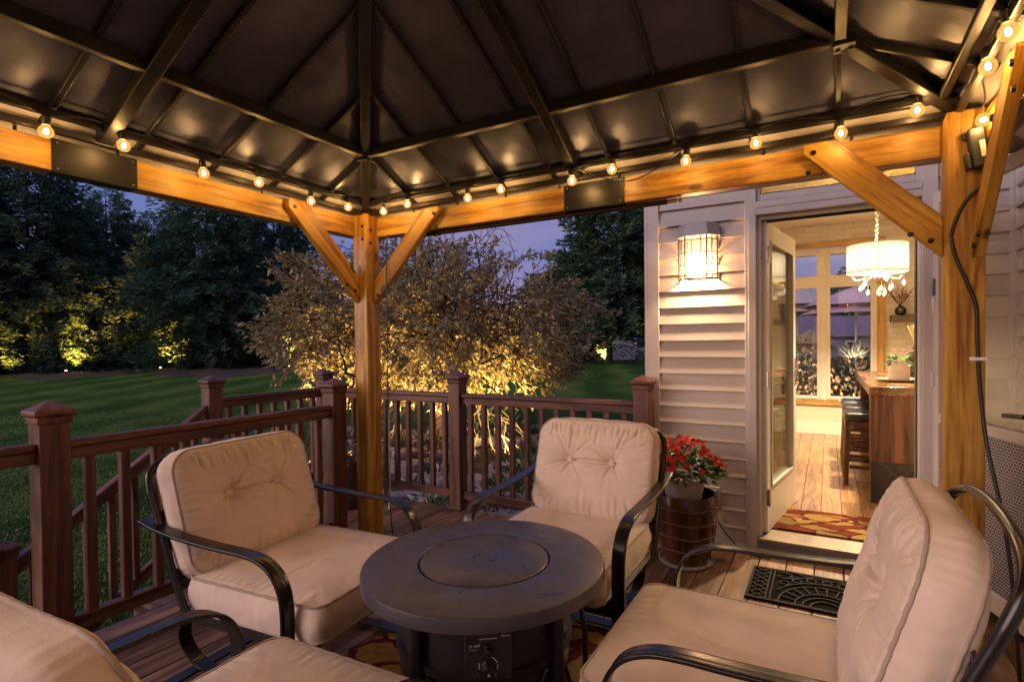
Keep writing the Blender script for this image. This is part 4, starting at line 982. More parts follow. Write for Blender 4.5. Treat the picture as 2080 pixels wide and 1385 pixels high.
def path(pts, v, n=6): return bez([(u, v, z) for u, z in pts], n)
def make_chair():
    t = thing('patio_chair', '.', 'patio chair', (0, 0, 0), 0, 'cushioned patio chairs around the fire table')
    I = M.Identity(4)
    for s in (-1, 1):
        b = MB(); b.sweep(path([(-.345, .640), (-.25, .618), (-.10, .602), (.08, .595), (.20, .593), (.275, .583), (.335, .552), (.372, .498), (.385, .43), (.385, .33), (.380, .20), (.376, .08), (.368, .016)], s * .348), ARMP, up=(0, 1, 0))
        b.build('armrest', STEEL, t, I, smooth=50, bevel=.0012)
        b = MB(); b.sweep(path([(.366, .0085), (.30, .0075), (.10, .0075), (-.20, .0075), (-.30, .0085)], s * .348), ARMP, up=(0, 1, 0)); b.build('base_runner', STEEL, t, I, smooth=50)
        b = MB(); b.sweep(path([(.05, .022), (-.12, .022), (-.26, .040), (-.345, .10), (-.350, .17), (-.27, .225), (-.12, .250), (.02, .262)], s * .20), rect(.008, .05), up=(0, 1, 0)); b.build('spring', STEEL, t, I, smooth=50)
    b = MB()
    for s in (-1, 1): b.sweep([(-.20, s * .300, .298), (.36, s * .300, .298)], rect(.028, .040), up=(0, 0, 1))
    for u in (-.19, .08, .352): b.sweep([(u, -.285, .296), (u, .285, .296)], rect(.026, .034))
    for s in (-1, 1): b.sweep([(.366, s * .312, .29), (.366, s * .343, .29)], rect(.03, .03))
    b.sweep([(.366, -.33, .262), (.366, .33, .262)], rect(.016, .045))
    b.build('seat_frame', STEEL, t, I, bevel=.003)
    b = MB()
    for u in (-.27, .02): b.box((u, 0, .0195), (.055, .66, .009))
    b.build('base_bar', STEEL, t, I, bevel=.002)
    b = MB(); Z = [(-.130, .30), (-.195, .42), (-.262, .58), (-.310, .69), (-.335, .75)]
    L_ = [(u, .332, z) for u, z in Z]; top = [(-.358, .318, .805), (-.372, .270, .835), (-.380, .17, .858), (-.384, 0, .868)]
    b.tube(bez(L_ + top + [(u, -v, z) for u, v, z in reversed(top[:-1])] + [(u, -v, z) for u, v, z in reversed(L_)], 5), .0135, 8)
    b.tube([(-.185, -.325, .40), (-.185, .325, .40)], .010, 8)
    b.build('back_frame', STEEL, t, I, smooth=60)
    b = MB()
    for u, z in ((-.205, .44), (-.252, .55), (-.292, .645)): b.sweep([(u, -.322, z), (u - .012, 0, z), (u, .322, z)], rect(.008, .05))
    b.build('back_slats', STEEL, t, I, smooth=50)
    bm = back_matrix(); body, pipe = back_parts(1); o = body.build('back_cushion', FABRIC, t, bm, smooth=180); pipe.build('piping', PIPE, o, bm, smooth=180)
    for x, y in BUT:
        q = MB(); q.lathe([(.0185, -.014), (.0188, -.003), (.015, .004), (.008, .0072), (.0005, .008)], (x, y, .049 + .022 - .012), 18); q.build('button', FABRIC, o, bm, smooth=60)
    body, pipe = seat_parts(2); o = body.build('seat_cushion', FABRIC, t, SEATM, smooth=180); pipe.build('piping', PIPE, o, SEATM, smooth=180)
    return t
chair = make_chair()
spots = [((-1.934, 1.428), .084, 'beige cushioned metal patio chair by the stair side railing, left of the fire table'),
         ((-1.039, 2.277), -1.568, 'beige cushioned metal patio chair behind the fire table beside the flower pot'),
         ((-.085, 1.53), math.pi, 'beige cushioned metal patio chair at lower right seen from its side, by the door mat'),
         ((-1.092, .540), 1.615, 'beige cushioned metal patio chair in the near left corner, mostly cut off')]
for i, ((x, y), rz, lb) in enumerate(spots):
    m_ = T(x, y, .0145 if i else .0145) @ M.Rotation(rz, 4, 'Z')
    if i == 0: c = chair; c.matrix_basis = m_; W[c.name] = m_
    else:
        c = copy_tree(chair, m_)
        for k in kids(c):
            if k.name.startswith('back_cushion'): nb, npipe = back_parts(10 + i, *((.125, .056) if i == 2 else (.09, .038, .12) if i == 3 else (.09, .038)))
            elif k.name.startswith('seat_cushion'): nb, npipe = seat_parts(20 + i)
            else: continue
            me = bpy.data.meshes.new(k.name); me.from_pydata(nb.v, [], nb.f); me.materials.append(FABRIC); me.polygons.foreach_set('use_smooth', [True] * len(me.polygons)); me.update(); k.data = me
            for g_ in kids(k):
                if g_.name.startswith('piping'):
                    mp_ = bpy.data.meshes.new('piping'); mp_.from_pydata(npipe.v, [], npipe.f); mp_.materials.append(PIPE); mp_.polygons.foreach_set('use_smooth', [True] * len(mp_.polygons)); mp_.update(); g_.data = mp_
                if i == 2 and g_.name.startswith('button'): g_.matrix_basis = T(0, 0, -.020) @ g_.matrix_basis
    if i >= 2:                                           # these two sit more upright on their springs
        for k in kids(c):
            if k.name.startswith('back_cushion'): k.matrix_basis = T(.008 if i == 2 else .040, 0, .030) @ k.matrix_basis
            elif k.name.startswith('back_'): k.matrix_basis = T(-.022, 0, .045) @ k.matrix_basis
    c['label'] = lb

# ------------------------------------------------------------------ fire table and rug
TX, TY = -.972, 1.428
m, nt, N, L = nm('slate_top'); co = objco(N, L, use_rnd=False)
n1 = sock(N, L, 'ShaderNodeTexNoise', {'Vector': co, 'Scale': 5, 'Detail': 8, 'Roughness': .7}).outputs[0]; n2 = sock(N, L, 'ShaderNodeTexNoise', {'Vector': co, 'Scale': 38, 'Detail': 4, 'Distortion': 1.5}).outputs[0]
n3 = sock(N, L, 'ShaderNodeTexNoise', {'Vector': co, 'Scale': 3.5, 'Detail': 9, 'Roughness': .75, 'Distortion': 2.5}).outputs[0]
sm = sock(N, L, 'ShaderNodeMapping', {0: co, 'Scale': (3, 40, 8), 'Rotation': (0, 0, .7)}).outputs[0]
n4 = sock(N, L, 'ShaderNodeTexNoise', {'Vector': sm, 'Scale': 2.0, 'Detail': 5, 'Roughness': .7}).outputs[0]
scr = sock(N, L, 'ShaderNodeMapRange', {0: n4, 1: .66, 2: .72, 3: 0, 4: .35}).outputs[0]
ra = sock(N, L, 'ShaderNodeMapRange', {0: n3, 1: .35, 2: .65, 3: .24, 4: .60}).outputs[0]
cA = ramp(N, L, n1, [(.3, (.036, .034, .045)), (.7, (.076, .069, .086))])
cB = sock(N, L, 'ShaderNodeMix', {'Factor': scr, 6: cA, 7: (.17, .15, .17, 1)}, data_type='RGBA').outputs[2]
hB = sock(N, L, 'ShaderNodeMath', {0: n3, 1: 1.4, 2: 0}, operation='MULTIPLY_ADD'); L(n2, hB.inputs[2])
pbsdf(N, L, m, nt, cB, ra, 0, hB.outputs[0], .10, .006, .55); SLATE = m
ft = thing('fire_table', 'round dark slate gas fire table with a control panel in the middle of the chairs', 'fire pit table', (TX, TY, 0))
b = MB(); b.lathe([(.21, .585), (.21, .6055), (.2125, .6085), (.375, .6085), (.381, .606), (.3835, .600), (.3835, .569), (.379, .565), (.34, .565), (.34, .575)], (TX, TY, 0), 96, caps=False); b.build('table_top', SLATE, ft, smooth=35)
b = MB(); b.lathe([(.0005, .6095), (.034, .6095), (.0355, .6070), (.0375, .6070), (.039, .6098), (.200, .6098), (.2045, .607), (.2045, .588)], (TX, TY, 0), 96, caps=False); b.build('burner_lid', SLATE, ft, smooth=35)
b = MB(); b.lathe([(.2045, .586), (.2105, .586)], (TX, TY, 0), 64, caps=False); b.build('groove_ring', BLACK, ft)
CAST = plain('cast_black', (.030, .026, .026), .40, .2, .3, 8, .15, 60)
b = MB(); b.lathe([(.262, .03), (.264, .04), (.264, .30), (.268, .31), (.268, .33), (.264, .34), (.264, .566)], (TX, TY, 0), 64); b.build('drum_body', CAST, ft, smooth=35)
ang0 = math.atan2(-.82, .585)
for k in range(4):
    a = ang0 + R(45 + 90 * k); b = MB(); b.tube([(TX + .287 * math.cos(a), TY + .287 * math.sin(a), .002), (TX + .287 * math.cos(a), TY + .287 * math.sin(a), .5645)], .019, 14); b.build('leg', CAST, ft, smooth=50)
b = MB(); b.sweep([(TX + .272 * math.cos(i * math.pi / 24), TY + .272 * math.sin(i * math.pi / 24), .388) for i in range(48)], rect(.012, .022), closed=True); b.build('hoop', CAST, ft, smooth=50)
b = MB()
for k in range(4):
    a = ang0 + 1.5708 * k
    for s in (-1, 1): b.tube(bez([(TX + .276 * math.cos(a + s * f), TY + .276 * math.sin(a + s * f), z) for f, z in ((.66, .37), (.45, .28), (.2, .18), (.0, .12))], 4), .007, 6)
b.build('cross_brace', CAST, ft, smooth=60)
pm = T(TX + .262 * math.cos(ang0), TY + .262 * math.sin(ang0), .462) @ M((V((-math.sin(ang0), math.cos(ang0), 0)), V((0, 0, 1)), V((math.cos(ang0), math.sin(ang0), 0)))).transposed().to_4x4()
b = MB(); b.bb(-.064, .064, -.066, .066, -.02, .034); PANEL = plain('panel_black', (.036, .029, .028), .38, 0, .2, 12, .05, 90)
pn = b.build('control_panel', PANEL, ft, pm, bevel=.004)
INK = plain('white_print', (.62, .56, .58), .5)
b = MB(); b.bb(-.024, .024, .0465, .0495, .0341, .0346); b.build('printed_bar', INK, pn, pm); b = MB()
def stroke(pts, r=.0009): b.sweep(bez([(x, y, .0343) for x, y in pts], 4), rect(r * 2, .0006))
for i in range(5): x = .034 + i * .005; stroke([(x, .051), (x + .002, .055 - .001 * (i % 2)), (x + .0035, .0515), (x + .005, .0535)], .0008)
stroke([(.037, .0515), (.041, .0605), (.043, .056)], .0008)
b.build('printed_script', INK, pn, pm); b = MB()
stroke([(-.050, .026), (-.050, .033)]); stroke([(-.047, .0275), (-.043, .030), (-.047, .0325)], .0007); stroke([(-.038, .029), (-.034, .032), (-.031, .028), (-.027, .033), (-.025, .027)], .0013); stroke([(-.024, .031), (-.022, .035)], .001)
for i in range(6): b.bb(-.050 + i * .0033, -.0478 + i * .0033, .019, .021, .0341, .0346)
b.build('printed_symbol', INK, pn, pm); b = MB()
stroke([(.010 + .0, -.004), (.018, -.009), (.0235, -.018)], .0014)
for i in range(4): b.bb(.0225, .0265, -.024 - i * .0042, -.0212 - i * .0042, .0341, .0346)
for i in range(4): b.bb(-.026, -.0225, -.019 - i * .0045, -.016 - i * .0045, .0341, .0346)
b.bb(.018, .0205, -.045, -.043, .0341, .0346); b.bb(.0175, .021, -.052, -.0495, .0341, .0346); b.bb(-.030, -.0285, -.049, -.0475, .0341, .0346)
b.build('printed_scale', INK, pn, pm)
b = MB(); b.lathe([(.0125, .034), (.0125, .040), (.010, .042), (.009, .056), (.007, .059), (.0005, .060)], (0, .022, 0), 18); b.build('igniter_button', BLACK, pn, pm, smooth=40)
b = MB(); b.lathe([(.020, .034), (.020, .040), (.0165, .044), (.0155, .062), (.013, .065), (.0005, .0655)], (0, -.026, 0), 24); b.bb(-.0045, .0045, -.048, -.004, .060, .072); b.build('control_knob', BLACK, pn, pm, smooth=40, bevel=.001)
b = MB(); b.lathe([(.0035, .0722), (.0035, .0728), (.0018, .0728)], (0, -.028, 0), 12); b.build('knob_mark', INK, pn, pm)
b = MB(); rgt_ = V((math.cos(.5017), math.sin(.5017), 0)); q = V((TX, TY, 0)) + rgt_ * .31
b.tube(bez([(q.x - .06, q.y, .535), (q.x - .015, q.y + .0, .48), (q.x + .02, q.y - .02, .38), (q.x + .025, q.y - .04, .2), (q.x + .01, q.y - .05, .015)], 6), .0085, 8); b.build('gas_hose', CABLE, ft, smooth=180)
b = MB(); b.lathe([(.0005, .0015), (.83, .0015), (.832, .006), (.828, .0105), (.0005, .0115)], (TX, TY, 0), 96, caps=False)
tag(b.build('area_rug', rugmat('leaf_rug_large', 4.2), smooth=40), 'round red and gold leaf patterned rug under the fire table', 'rug')
# rubber door mat with open scrolls
dmx = thing('door_mat', 'black rubber scrollwork door mat on the deck in front of the door', 'mat', (0, 3.07, 0))
RUB = plain('black_rubber', (.024, .020, .018), .85, 0, .2, 12, .1, 80, .12)
b = MB(); mx0, mx1, my0, my1 = -.378, .36, 2.868, 3.285
b.bb(mx0, mx1, my0, my1, .0025, .0055); b.build('backing', plain('mat_backing', (.003, .003, .003), .95, 0, .2, 8, .1, 60, .05), dmx)
b = MB(); pr = rect(.0085, .008); z = .0095
b.sweep([(mx0 + .01, my0 + .01, z), (mx1 - .01, my0 + .01, z), (mx1 - .01, my1 - .01, z), (mx0 + .01, my1 - .01, z)], rect(.020, .0095), closed=True)
def lp(pts, closed=False): b.sweep(bez([(x, y, z) for x, y in pts], 5) if not closed else [(x, y, z) for x, y in pts], pr, closed=closed)
for xx in (mx0 + .095, mx0 + .115, mx1 - .095, mx1 - .115): b.sweep([(xx, my0 + .02, z), (xx, my1 - .02, z)], pr)
for xx in (mx0 + .02, mx1 - .092):
    for k in range(7):
        y0 = my0 + .02 + k * .054
        for s in (0, 1): b.sweep([(xx + (.07 if s else 0), y0, z), (xx + (0 if s else .07), min(my1 - .02, y0 + .054), z)], pr)
mcx, mcy = (mx0 + mx1) / 2, my0
for rr in (.07, .105, .14, .215, .25, .31): lp([(mcx + rr * math.cos(t * math.pi / 14), mcy + .02 + rr * 1.15 * math.sin(t * math.pi / 14)) for t in range(15) if abs(rr * math.cos(t * math.pi / 14)) < .24 and rr * 1.15 * math.sin(t * math.pi / 14) < .375])
for t in range(1, 12):
    a = t * math.pi / 12; r0, r1 = .145, .21; lp([(mcx + r0 * math.cos(a), mcy + .02 + r0 * 1.15 * math.sin(a)), (mcx + r1 * math.cos(a), mcy + .02 + r1 * 1.15 * math.sin(a))])
    c = (mcx + .28 * math.cos(a), mcy + .02 + .28 * 1.15 * math.sin(a))
    if abs(c[0] - mcx) < .22 and c[1] < my1 - .05: lp([(c[0] + .024 * math.cos(k * .7854), c[1] + .024 * math.sin(k * .7854)) for k in range(8)], True)
for s in (-1, 1):
    lp([(mcx + s * .24, my1 - .03), (mcx + s * .17, my1 - .05), (mcx + s * .19, my1 - .11), (mcx + s * .235, my1 - .10), (mcx + s * .22, my1 - .07)])
    lp([(mcx + s * .05, my1 - .02), (mcx + s * .10, my1 - .04), (mcx + s * .14, my1 - .02)])
b.build('scrollwork', RUB, dmx)
# flower pot on a barrel
BX, BY = -.738, 3.185
bp = thing('barrel_planter', 'brown glazed barrel with cord bands on a white saucer beside the door', 'barrel', (BX, BY, 0))
prof = [(.122, .024), (.135, .04), (.158, .14), (.174, .25), (.178, .33), (.174, .405), (.168, .415), (.160, .41), (.163, .33), (.150, .20), (.11, .06), (.001, .055)]
b = MB(); b.lathe(prof, (BX, BY, 0), 48, caps=False); b.build('barrel_body', wood('barrel_glaze', [(.045, .016, .010), (.095, .034, .017), (.15, .06, .03)], .22, .6, 0, .1, axis=2), bp, smooth=45)
b = MB()
for z, r in ((.105, .1515), (.185, .166), (.265, .1765), (.345, .1795)): b.tube([(BX + r * math.cos(i * math.pi / 36), BY + r * math.sin(i * math.pi / 36), z + .003 * math.sin(i * .4)) for i in range(72)], .0042, 6, closed=True)
b.build('band', plain('cord_band', (.16, .10, .065), .6), bp, smooth=180)
b = MB(); b.lathe([(.001, .003), (.14, .003), (.152, .010), (.158, .028), (.153, .028), (.146, .014), (.001, .013)], (BX, BY, 0), 40, caps=False); b.build('saucer', plain('saucer_white', (.55, .53, .50), .35), bp, smooth=50)
fp = thing('flower_pot', 'grey ribbed pot of red impatiens set inside the barrel', 'flower pot', (BX, BY, .30))
prof = [(.07, .29)] + [(.085 + .036 * k / 10 + .0022 * (k % 2), .31 + .018 * k) for k in range(11)] + [(.126, .495), (.127, .508), (.118, .508), (.112, .49), (.001, .485)]
b = MB(); b.lathe(prof, (BX - .01, BY - .01, 0), 48); b.build('pot', plain('grey_pot', (.40, .36, .34), .55), fp, smooth=50)
b = MB()
for i in range(520):
    a = rnd.uniform(0, 6.28); rr = .205 * math.sqrt(rnd.random()); zz = .52 + .17 * (1 - (rr / .21) ** 2) * rnd.uniform(.25, 1.0)
    q = V((BX + rr * math.cos(a), BY - .01 + rr * math.sin(a), zz)); d = V((math.cos(a + rnd.uniform(-.9, .9)), math.sin(a + rnd.uniform(-.9, .9)), rnd.uniform(-.5, .7)))
    b.quad(q, d.normalized() * rnd.uniform(.045, .085), (rnd.uniform(-.4, .4), rnd.uniform(-.4, .4), 1), rnd.uniform(.02, .034))
b.build('foliage', leafmat('impatiens_leaf', [(.015, .035, .010), (.035, .085, .018), (.09, .15, .035)], .35), fp, attr=True)
FLO = leafmat('impatiens_bloom', [(.45, .012, .015), (.62, .035, .025), (.72, .08, .05)], .5, .3)
for i in range(60):
    a = rnd.uniform(0, 6.28); rr = .215 * math.sqrt(rnd.random()); zz = .56 + .175 * (1 - (rr / .225) ** 2) * rnd.uniform(.7, 1.12)
    q = V((BX + rr * math.cos(a), BY - .01 + rr * math.sin(a), zz)); n_ = V((.5 * math.cos(a) + .35, .5 * math.sin(a) - .75, .6)).normalized()
    s1 = n_.cross(V((0, 0, 1))).normalized(); s2 = n_.cross(s1); f = MB(); pr_ = rnd.uniform(.018, .026); r0 = rnd.uniform(0, 1)
    for k in range(5):
        t = k * 1.2566 + r0; d = (s1 * math.cos(t) + s2 * math.sin(t)) + n_ * rnd.uniform(.0, .4); f.quad(q, d * pr_, n_, pr_ * 1.35)
    f.build('flower', FLO, fp, attr=True)

# ------------------------------------------------------------------ trees and garden
SPR = leafmat('spruce_needles', [(.018, .054, .036), (.042, .106, .060), (.070, .150, .076), (.11, .175, .085)], .6, .12)
PINEM = leafmat('pine_needles', [(.020, .054, .030), (.046, .098, .050), (.08, .14, .06)], .6, .12)
BARK = plain('bark', (.050, .034, .024), .9, 0, .4, 5, .8, 22)
def spruce(h, rad, seed, n_boughs=520, z0=.25, spray=.34, dens=1.0):
    r2 = random.Random(seed); b = MB()
    for i in range(n_boughs):
        t = (i + r2.random()) / n_boughs; t = 1 - (1 - t) ** .60; z = z0 + (h - z0) * t
        lump = .80 + .38 * noise.noise((math.cos(i * 2.39996) * 1.6 + seed * 7, math.sin(i * 2.39996) * 1.6, z * .55))
        Rm = rad * (min(1, (1 - t) * 1.25) ** .75 * (.80 + .20 * min(1, t * 6)) + .02) * r2.uniform(.80, 1.08) * lump * 1.15; a = i * 2.39996 + r2.uniform(-.4, .4)
        ca, sa = math.cos(a), math.sin(a); lift = r2.uniform(-.05, .25) + .5 * t; droop = r2.uniform(.15, .42)
        n = max(4, int(Rm * 6.0 * dens))
        for k in range(n):
            f = 1 - (k / n) ** 1.25 * .72; rr = Rm * f; zz = z + Rm * (lift * f - droop * f * f)
            for s in (-1, 1, 0):
                an = a + s * r2.uniform(.35, 1.1); L_ = spray * r2.uniform(.65, 1.25)
                d = V((math.cos(an), math.sin(an), r2.uniform(-.55, .75))).normalized() * L_; p = V((rr * ca, rr * sa, zz)) + V((r2.uniform(-1, 1), r2.uniform(-1, 1), r2.uniform(-1.6, 1.6))) * .15
                b.quad(p, d, (r2.uniform(-1, 1), r2.uniform(-1, 1), r2.uniform(-.2, 1)), L_ * .24)
                for q_ in (-1, 1): e = V((math.cos(an + q_ * .75), math.sin(an + q_ * .75), r2.uniform(-.3, .5))) * L_ * .62; b.quad(p + d * .30, e, (r2.uniform(-1, 1), r2.uniform(-1, 1), .6), L_ * .17)
    tr = MB(); tr.tube([(0, 0, -.3), (0, 0, h * .35), (0, 0, h * .96)], .19, 8, scale=[1, .7, .08])
    for i in range(46):
        t = r2.random() * .8; a = r2.uniform(0, 6.28); l = rad * (1 - t) * .7; z = z0 + h * t
        tr.tube([(0, 0, z), (l * math.cos(a), l * math.sin(a), z + l * .05)], .022, 4, scale=[1, .3])
    return b, tr
protos = {}
def plant_spruce(key, px, d, s, label, rz=0, mat=SPR, group='evergreens along the back of the lawn'):
    p = atdir(px, d)
    if key not in protos:
        args = {'a': (13, 4.9, 1, 860, .25, .35), 'b': (12.5, 4.6, 2, 820, .25, .34), 'c': (12.5, 5.0, 3, 860, .4, .34), 'd': (5.2, 2.3, 4, 330, .1, .30), 'p': (11.5, 4.7, 5, 420, 1.9, .50, .9)}[key]
        bb, tr = spruce(*args); t = thing('evergreen_tree', label, 'evergreen', (0, 0, 0), 0, group)
        bb.build('crown', mat, t, attr=True); tr.build('trunk', BARK, t, smooth=180); protos[key] = t; c = t; kk = t
        m_ = T(*p) @ M.Rotation(rz, 4, 'Z') @ M.Scale(s, 4); t.matrix_basis = m_; W[t.name] = m_
    else:
        c = copy_tree(protos[key], T(*p) @ M.Rotation(rz, 4, 'Z') @ M.Scale(s, 4)); c['label'] = label; c['group'] = group
    return c
plant_spruce('a', 62, 30.5, 1.06, 'tall dark spruce at the far left, its lower boughs lit gold by an uplight')
plant_spruce('b', -105, 28.5, 1.0, 'spruce cut by the left edge of the picture with one lit low bough', 1)
plant_spruce('b', 222, 36.0, .98, 'deep blue spruce set back between the two large lit spruces', 2.2)
plant_spruce('c', 425, 32.5, .98, 'broad dense green spruce in the middle of the left tree line', .5)
plant_spruce('a', 560, 37.5, .96, 'dark spruce just right of the broad one, against the evening sky', 3.9)
plant_spruce('c', 150, 43, 1.02, 'dark spruce of the second row filling the gap right of the tall far left spruce', 2.9)
plant_spruce('a', 318, 44, .98, 'dark spruce of the second row behind the broad spruce', 5.1)
plant_spruce('b', 490, 43, .98, 'dark spruce of the second row right of the broad spruce', 1.9)
plant_spruce('d', 318, 31.5, .62, 'small spruce with a brightly lit foot left of the broad spruce', 1.2)
plant_spruce('d', 128, 28.6, .60, 'small golden lit spruce at the foot of the tall far left spruce', 4.2)
plant_spruce('d', 588, 31.0, .52, 'small lit spruce left of the gazebo post behind the shade tree', 2.7)
for i, (px, d, s, w) in enumerate(((660, 52, .85, 'left'), (760, 58, .95, 'second from left'), (850, 60, .75, 'middle'), (945, 58, .85, 'second from right'), (1050, 52, 1.1, 'right'))):
    plant_spruce('d', px, d, s, '%s of five distant dark evergreens seen through the shade tree' % w.capitalize(), i * 1.3, group='distant evergreens behind the shade tree')
plant_spruce('p', 1238, 33, 1.0, 'large loose pine left of the house corner with sky showing through its top', .4, PINEM)
plant_spruce('d', 1185, 38.5, .80, 'bushy spruce lit from below at its right foot, left of the house', 2.0)
plant_spruce('d', 1128, 36.0, .68, 'dark low spruce beside the staked sapling', .3)
UPM = emit('uplight_lens', (1, .62, .25), 14)
def uplight(px, d, energy, aim, label, dz=0):
    p = atdir(px, d); t = thing('uplight', label, 'garden light', p, 0, 'garden uplights at the tree line')
    b = MB(); b.lathe([(.05, 0), (.065, .02), (.065, .13), (.058, .13), (.055, .10), (.001, .10)], p, 16); b.tube([p + V((0, 0, -.1)), p + V((0, 0, .02))], .012, 6); b.build('fixture', BLACK, t, T(0, 0, 0), smooth=50)
    b = MB(); b.lathe([(.0005, .128), (.054, .128)], p, 16, caps=False); b.ball(p + V((0, 0, .135)), .045, 5); b.build('lens', UPM, t)
    lamp('uplight_lamp', 'SPOT', p + V((0, 0, .22)), energy, (1, .40, .07), t, .05, p + V(aim), 76, .9)
UD = V((GX, GY, 0))
uplight(133, 27.3, 5200, UD * 1.6 + V((0, 0, 2.2)), 'small uplight on the mulch under the far left spruce')
uplight(325, 29.4, 6000, UD * 2.0 + V((0, 0, 2.2)), 'small uplight on the mulch left of the broad spruce')
uplight(587, 29.5, 8000, UD * 1.6 + V((0, 0, 2.0)), 'small uplight on the mulch left of the gazebo post')
uplight(1228, 37.0, 14000, UD * 1.6 + V((-.8, 0.0, 2.2)), 'small uplight at the foot of the spruce near the house')
uplight(-12, 25.8, 1500, UD * 1.8 + V((-.2, 0, 2.2)), 'small uplight at the left edge of the picture')
# broad shade tree behind the railing
r3 = random.Random(11); TB = atdir(893, 10.7); br = MB(); lf = MB(); tips = []
def limb(p, d, L_, rad, depth):
    n = 5; pts = [V(p)]; dd = V(d).normalized()
    for i in range(n):
        dd = (dd + V((r3.uniform(-1, 1), r3.uniform(-1, 1), r3.uniform(-.75, .55) - .10 * depth)) * .23).normalized(); pts.append(pts[-1] + dd * (L_ / n))
    br.tube(pts, rad, 6 if depth < 3 else 4, scale=[1 - .11 * i for i in range(n + 1)], caps=False)
    if depth >= 4:
        for k in range(0):
            t = r3.random() * n; i = min(n - 1, int(t)); q = pts[i].lerp(pts[i + 1], t - i)
            q = q + V((r3.gauss(0, .13), r3.gauss(0, .13), r3.gauss(0, .12)))
            ld = (dd * .5 + V((r3.uniform(-1, 1), r3.uniform(-1, 1), r3.uniform(-.9, .7)))).normalized(); l = r3.uniform(.095, .18); lf.quad(q, ld * l, (r3.uniform(-.8, .8), r3.uniform(-.8, .8), 1), l * .50)
        return
    m_ = (7, 4, 4, 4)[depth]
    for k in range(m_):
        t = (k + 1.2) / (m_ + .4) * n if depth else n * .62 + .38 * n * k / m_; i = min(n - 1, int(t)); q = pts[i].lerp(pts[i + 1], min(1, t - i))
        a = k * 2.4 + r3.uniform(-.5, .5); s = V((math.cos(a), math.sin(a), 0))
        if depth == 0: nd = s * r3.uniform(.85, 1.1) + V((0, 0, r3.uniform(.25, .75)))
        else:
            side = dd.cross(s); side = side.normalized() if side.length > .1 else s
            nd = dd * .75 + side * .75 + V((0, 0, .12 if depth < 3 else -.1))
        limb(q, nd, L_ * (1.35 if depth == 0 else r3.uniform(.58, .74)), rad * (.5 if depth == 0 else .55), depth + 1)
limb(TB, (-.05, .0, 1), 1.42, .105, 0)
for k in range(5):
    a = k * 1.2566 + .4; limb(TB + V((0, 0, 1.35)), (math.cos(a) * .5, math.sin(a) * .5, .9), 1.9, .045, 1)
lf = MB(); cc = TB + V((-.20, -.10, 2.18)); made = 0
while made < 1700:
    u = V((r3.gauss(0, 1), r3.gauss(0, 1), r3.gauss(0, 1))).normalized(); rr = r3.random() ** .42
    lump = 1 + .22 * noise.noise((u.x * 2.1 + 3, u.y * 2.1, u.z * 2.1)) + .10 * noise.noise((u.x * 6, u.y * 6 + 9, u.z * 6))
    q = cc + V((u.x * 3.62, u.y * 3.3, u.z * (1.95 if u.z > 0 else 1.55))) * (rr * lump)
    if noise.noise((q.x * .9, q.y * .9, q.z * 1.2 + 20)) < -.22: continue
    if q.z < TB.z + .75 or math.hypot(q.x - TB.x, q.y - TB.y) < .5 and q.z < TB.z + 1.3: continue
    made += 1; out = V((u.x, u.y, u.z * .5 - .15 + r3.uniform(-.3, .3))).normalized(); L_ = r3.uniform(.35, .6); a_ = q - out * L_; mid = a_.lerp(q, .5) + V((0, 0, .05))
    br.tube([a_, mid, q], .009, 4, scale=[1, .7, .3], caps=False)
    for k in range(24):
        t = r3.random() ** .7; p = a_.lerp(q, t) + V((r3.gauss(0, .05), r3.gauss(0, .05), r3.gauss(0, .045)))
        ld = (out * .8 + V((r3.uniform(-1, 1), r3.uniform(-1, 1), r3.uniform(-.9, .7)))).normalized(); l = r3.uniform(.085, .155)
        lf.quad(p, ld * l, (r3.uniform(-.8, .8), r3.uniform(-.8, .8), 1), l * .46)
t = thing('shade_tree', 'broad spreading bronze leaved tree lit gold from below, beyond the railing', 'tree', TB)
br.build('trunk', BARK, t, smooth=180)
lf.build('crown', leafmat('bronze_leaf', [(.20, .13, .085), (.34, .25, .14), (.27, .23, .07), (.50, .40, .25)], .45, .3), t, attr=True)
def treelamp(p, e, aim, label):
    t = thing('uplight', label, 'garden light', p, 0, 'uplights under the shade tree')
    b = MB(); b.lathe([(.04, 0), (.05, .02), (.05, .11), (.045, .11), (.001, .09)], p, 14); b.build('fixture', BLACK, t, smooth=50)
    lamp('uplight_lamp', 'SPOT', V(p) + V((0, 0, .14)), e, (1, .66, .24), t, .04, V(p) + V(aim), 92, .9)
treelamp(TB + V((.80, -.85, .02)), 2200, (-.6, .8, 1.9), 'small uplight in the bed in front of the shade tree trunk')
treelamp(TB + V((-.30, -2.90, .06)), 3200, (-.5, 2.9, 2.1), 'small added uplight in the bed left of the shade tree, in place of deck light')  # added fill for the near side of the crown, standing in for deck light
treelamp(TB + V((2.55, -1.35, .06)), 1900, (-2.3, 1.6, 2.1), 'small added uplight in the bed right of the shade tree, in place of deck light')  # added likewise, to brighten the near right of the crown
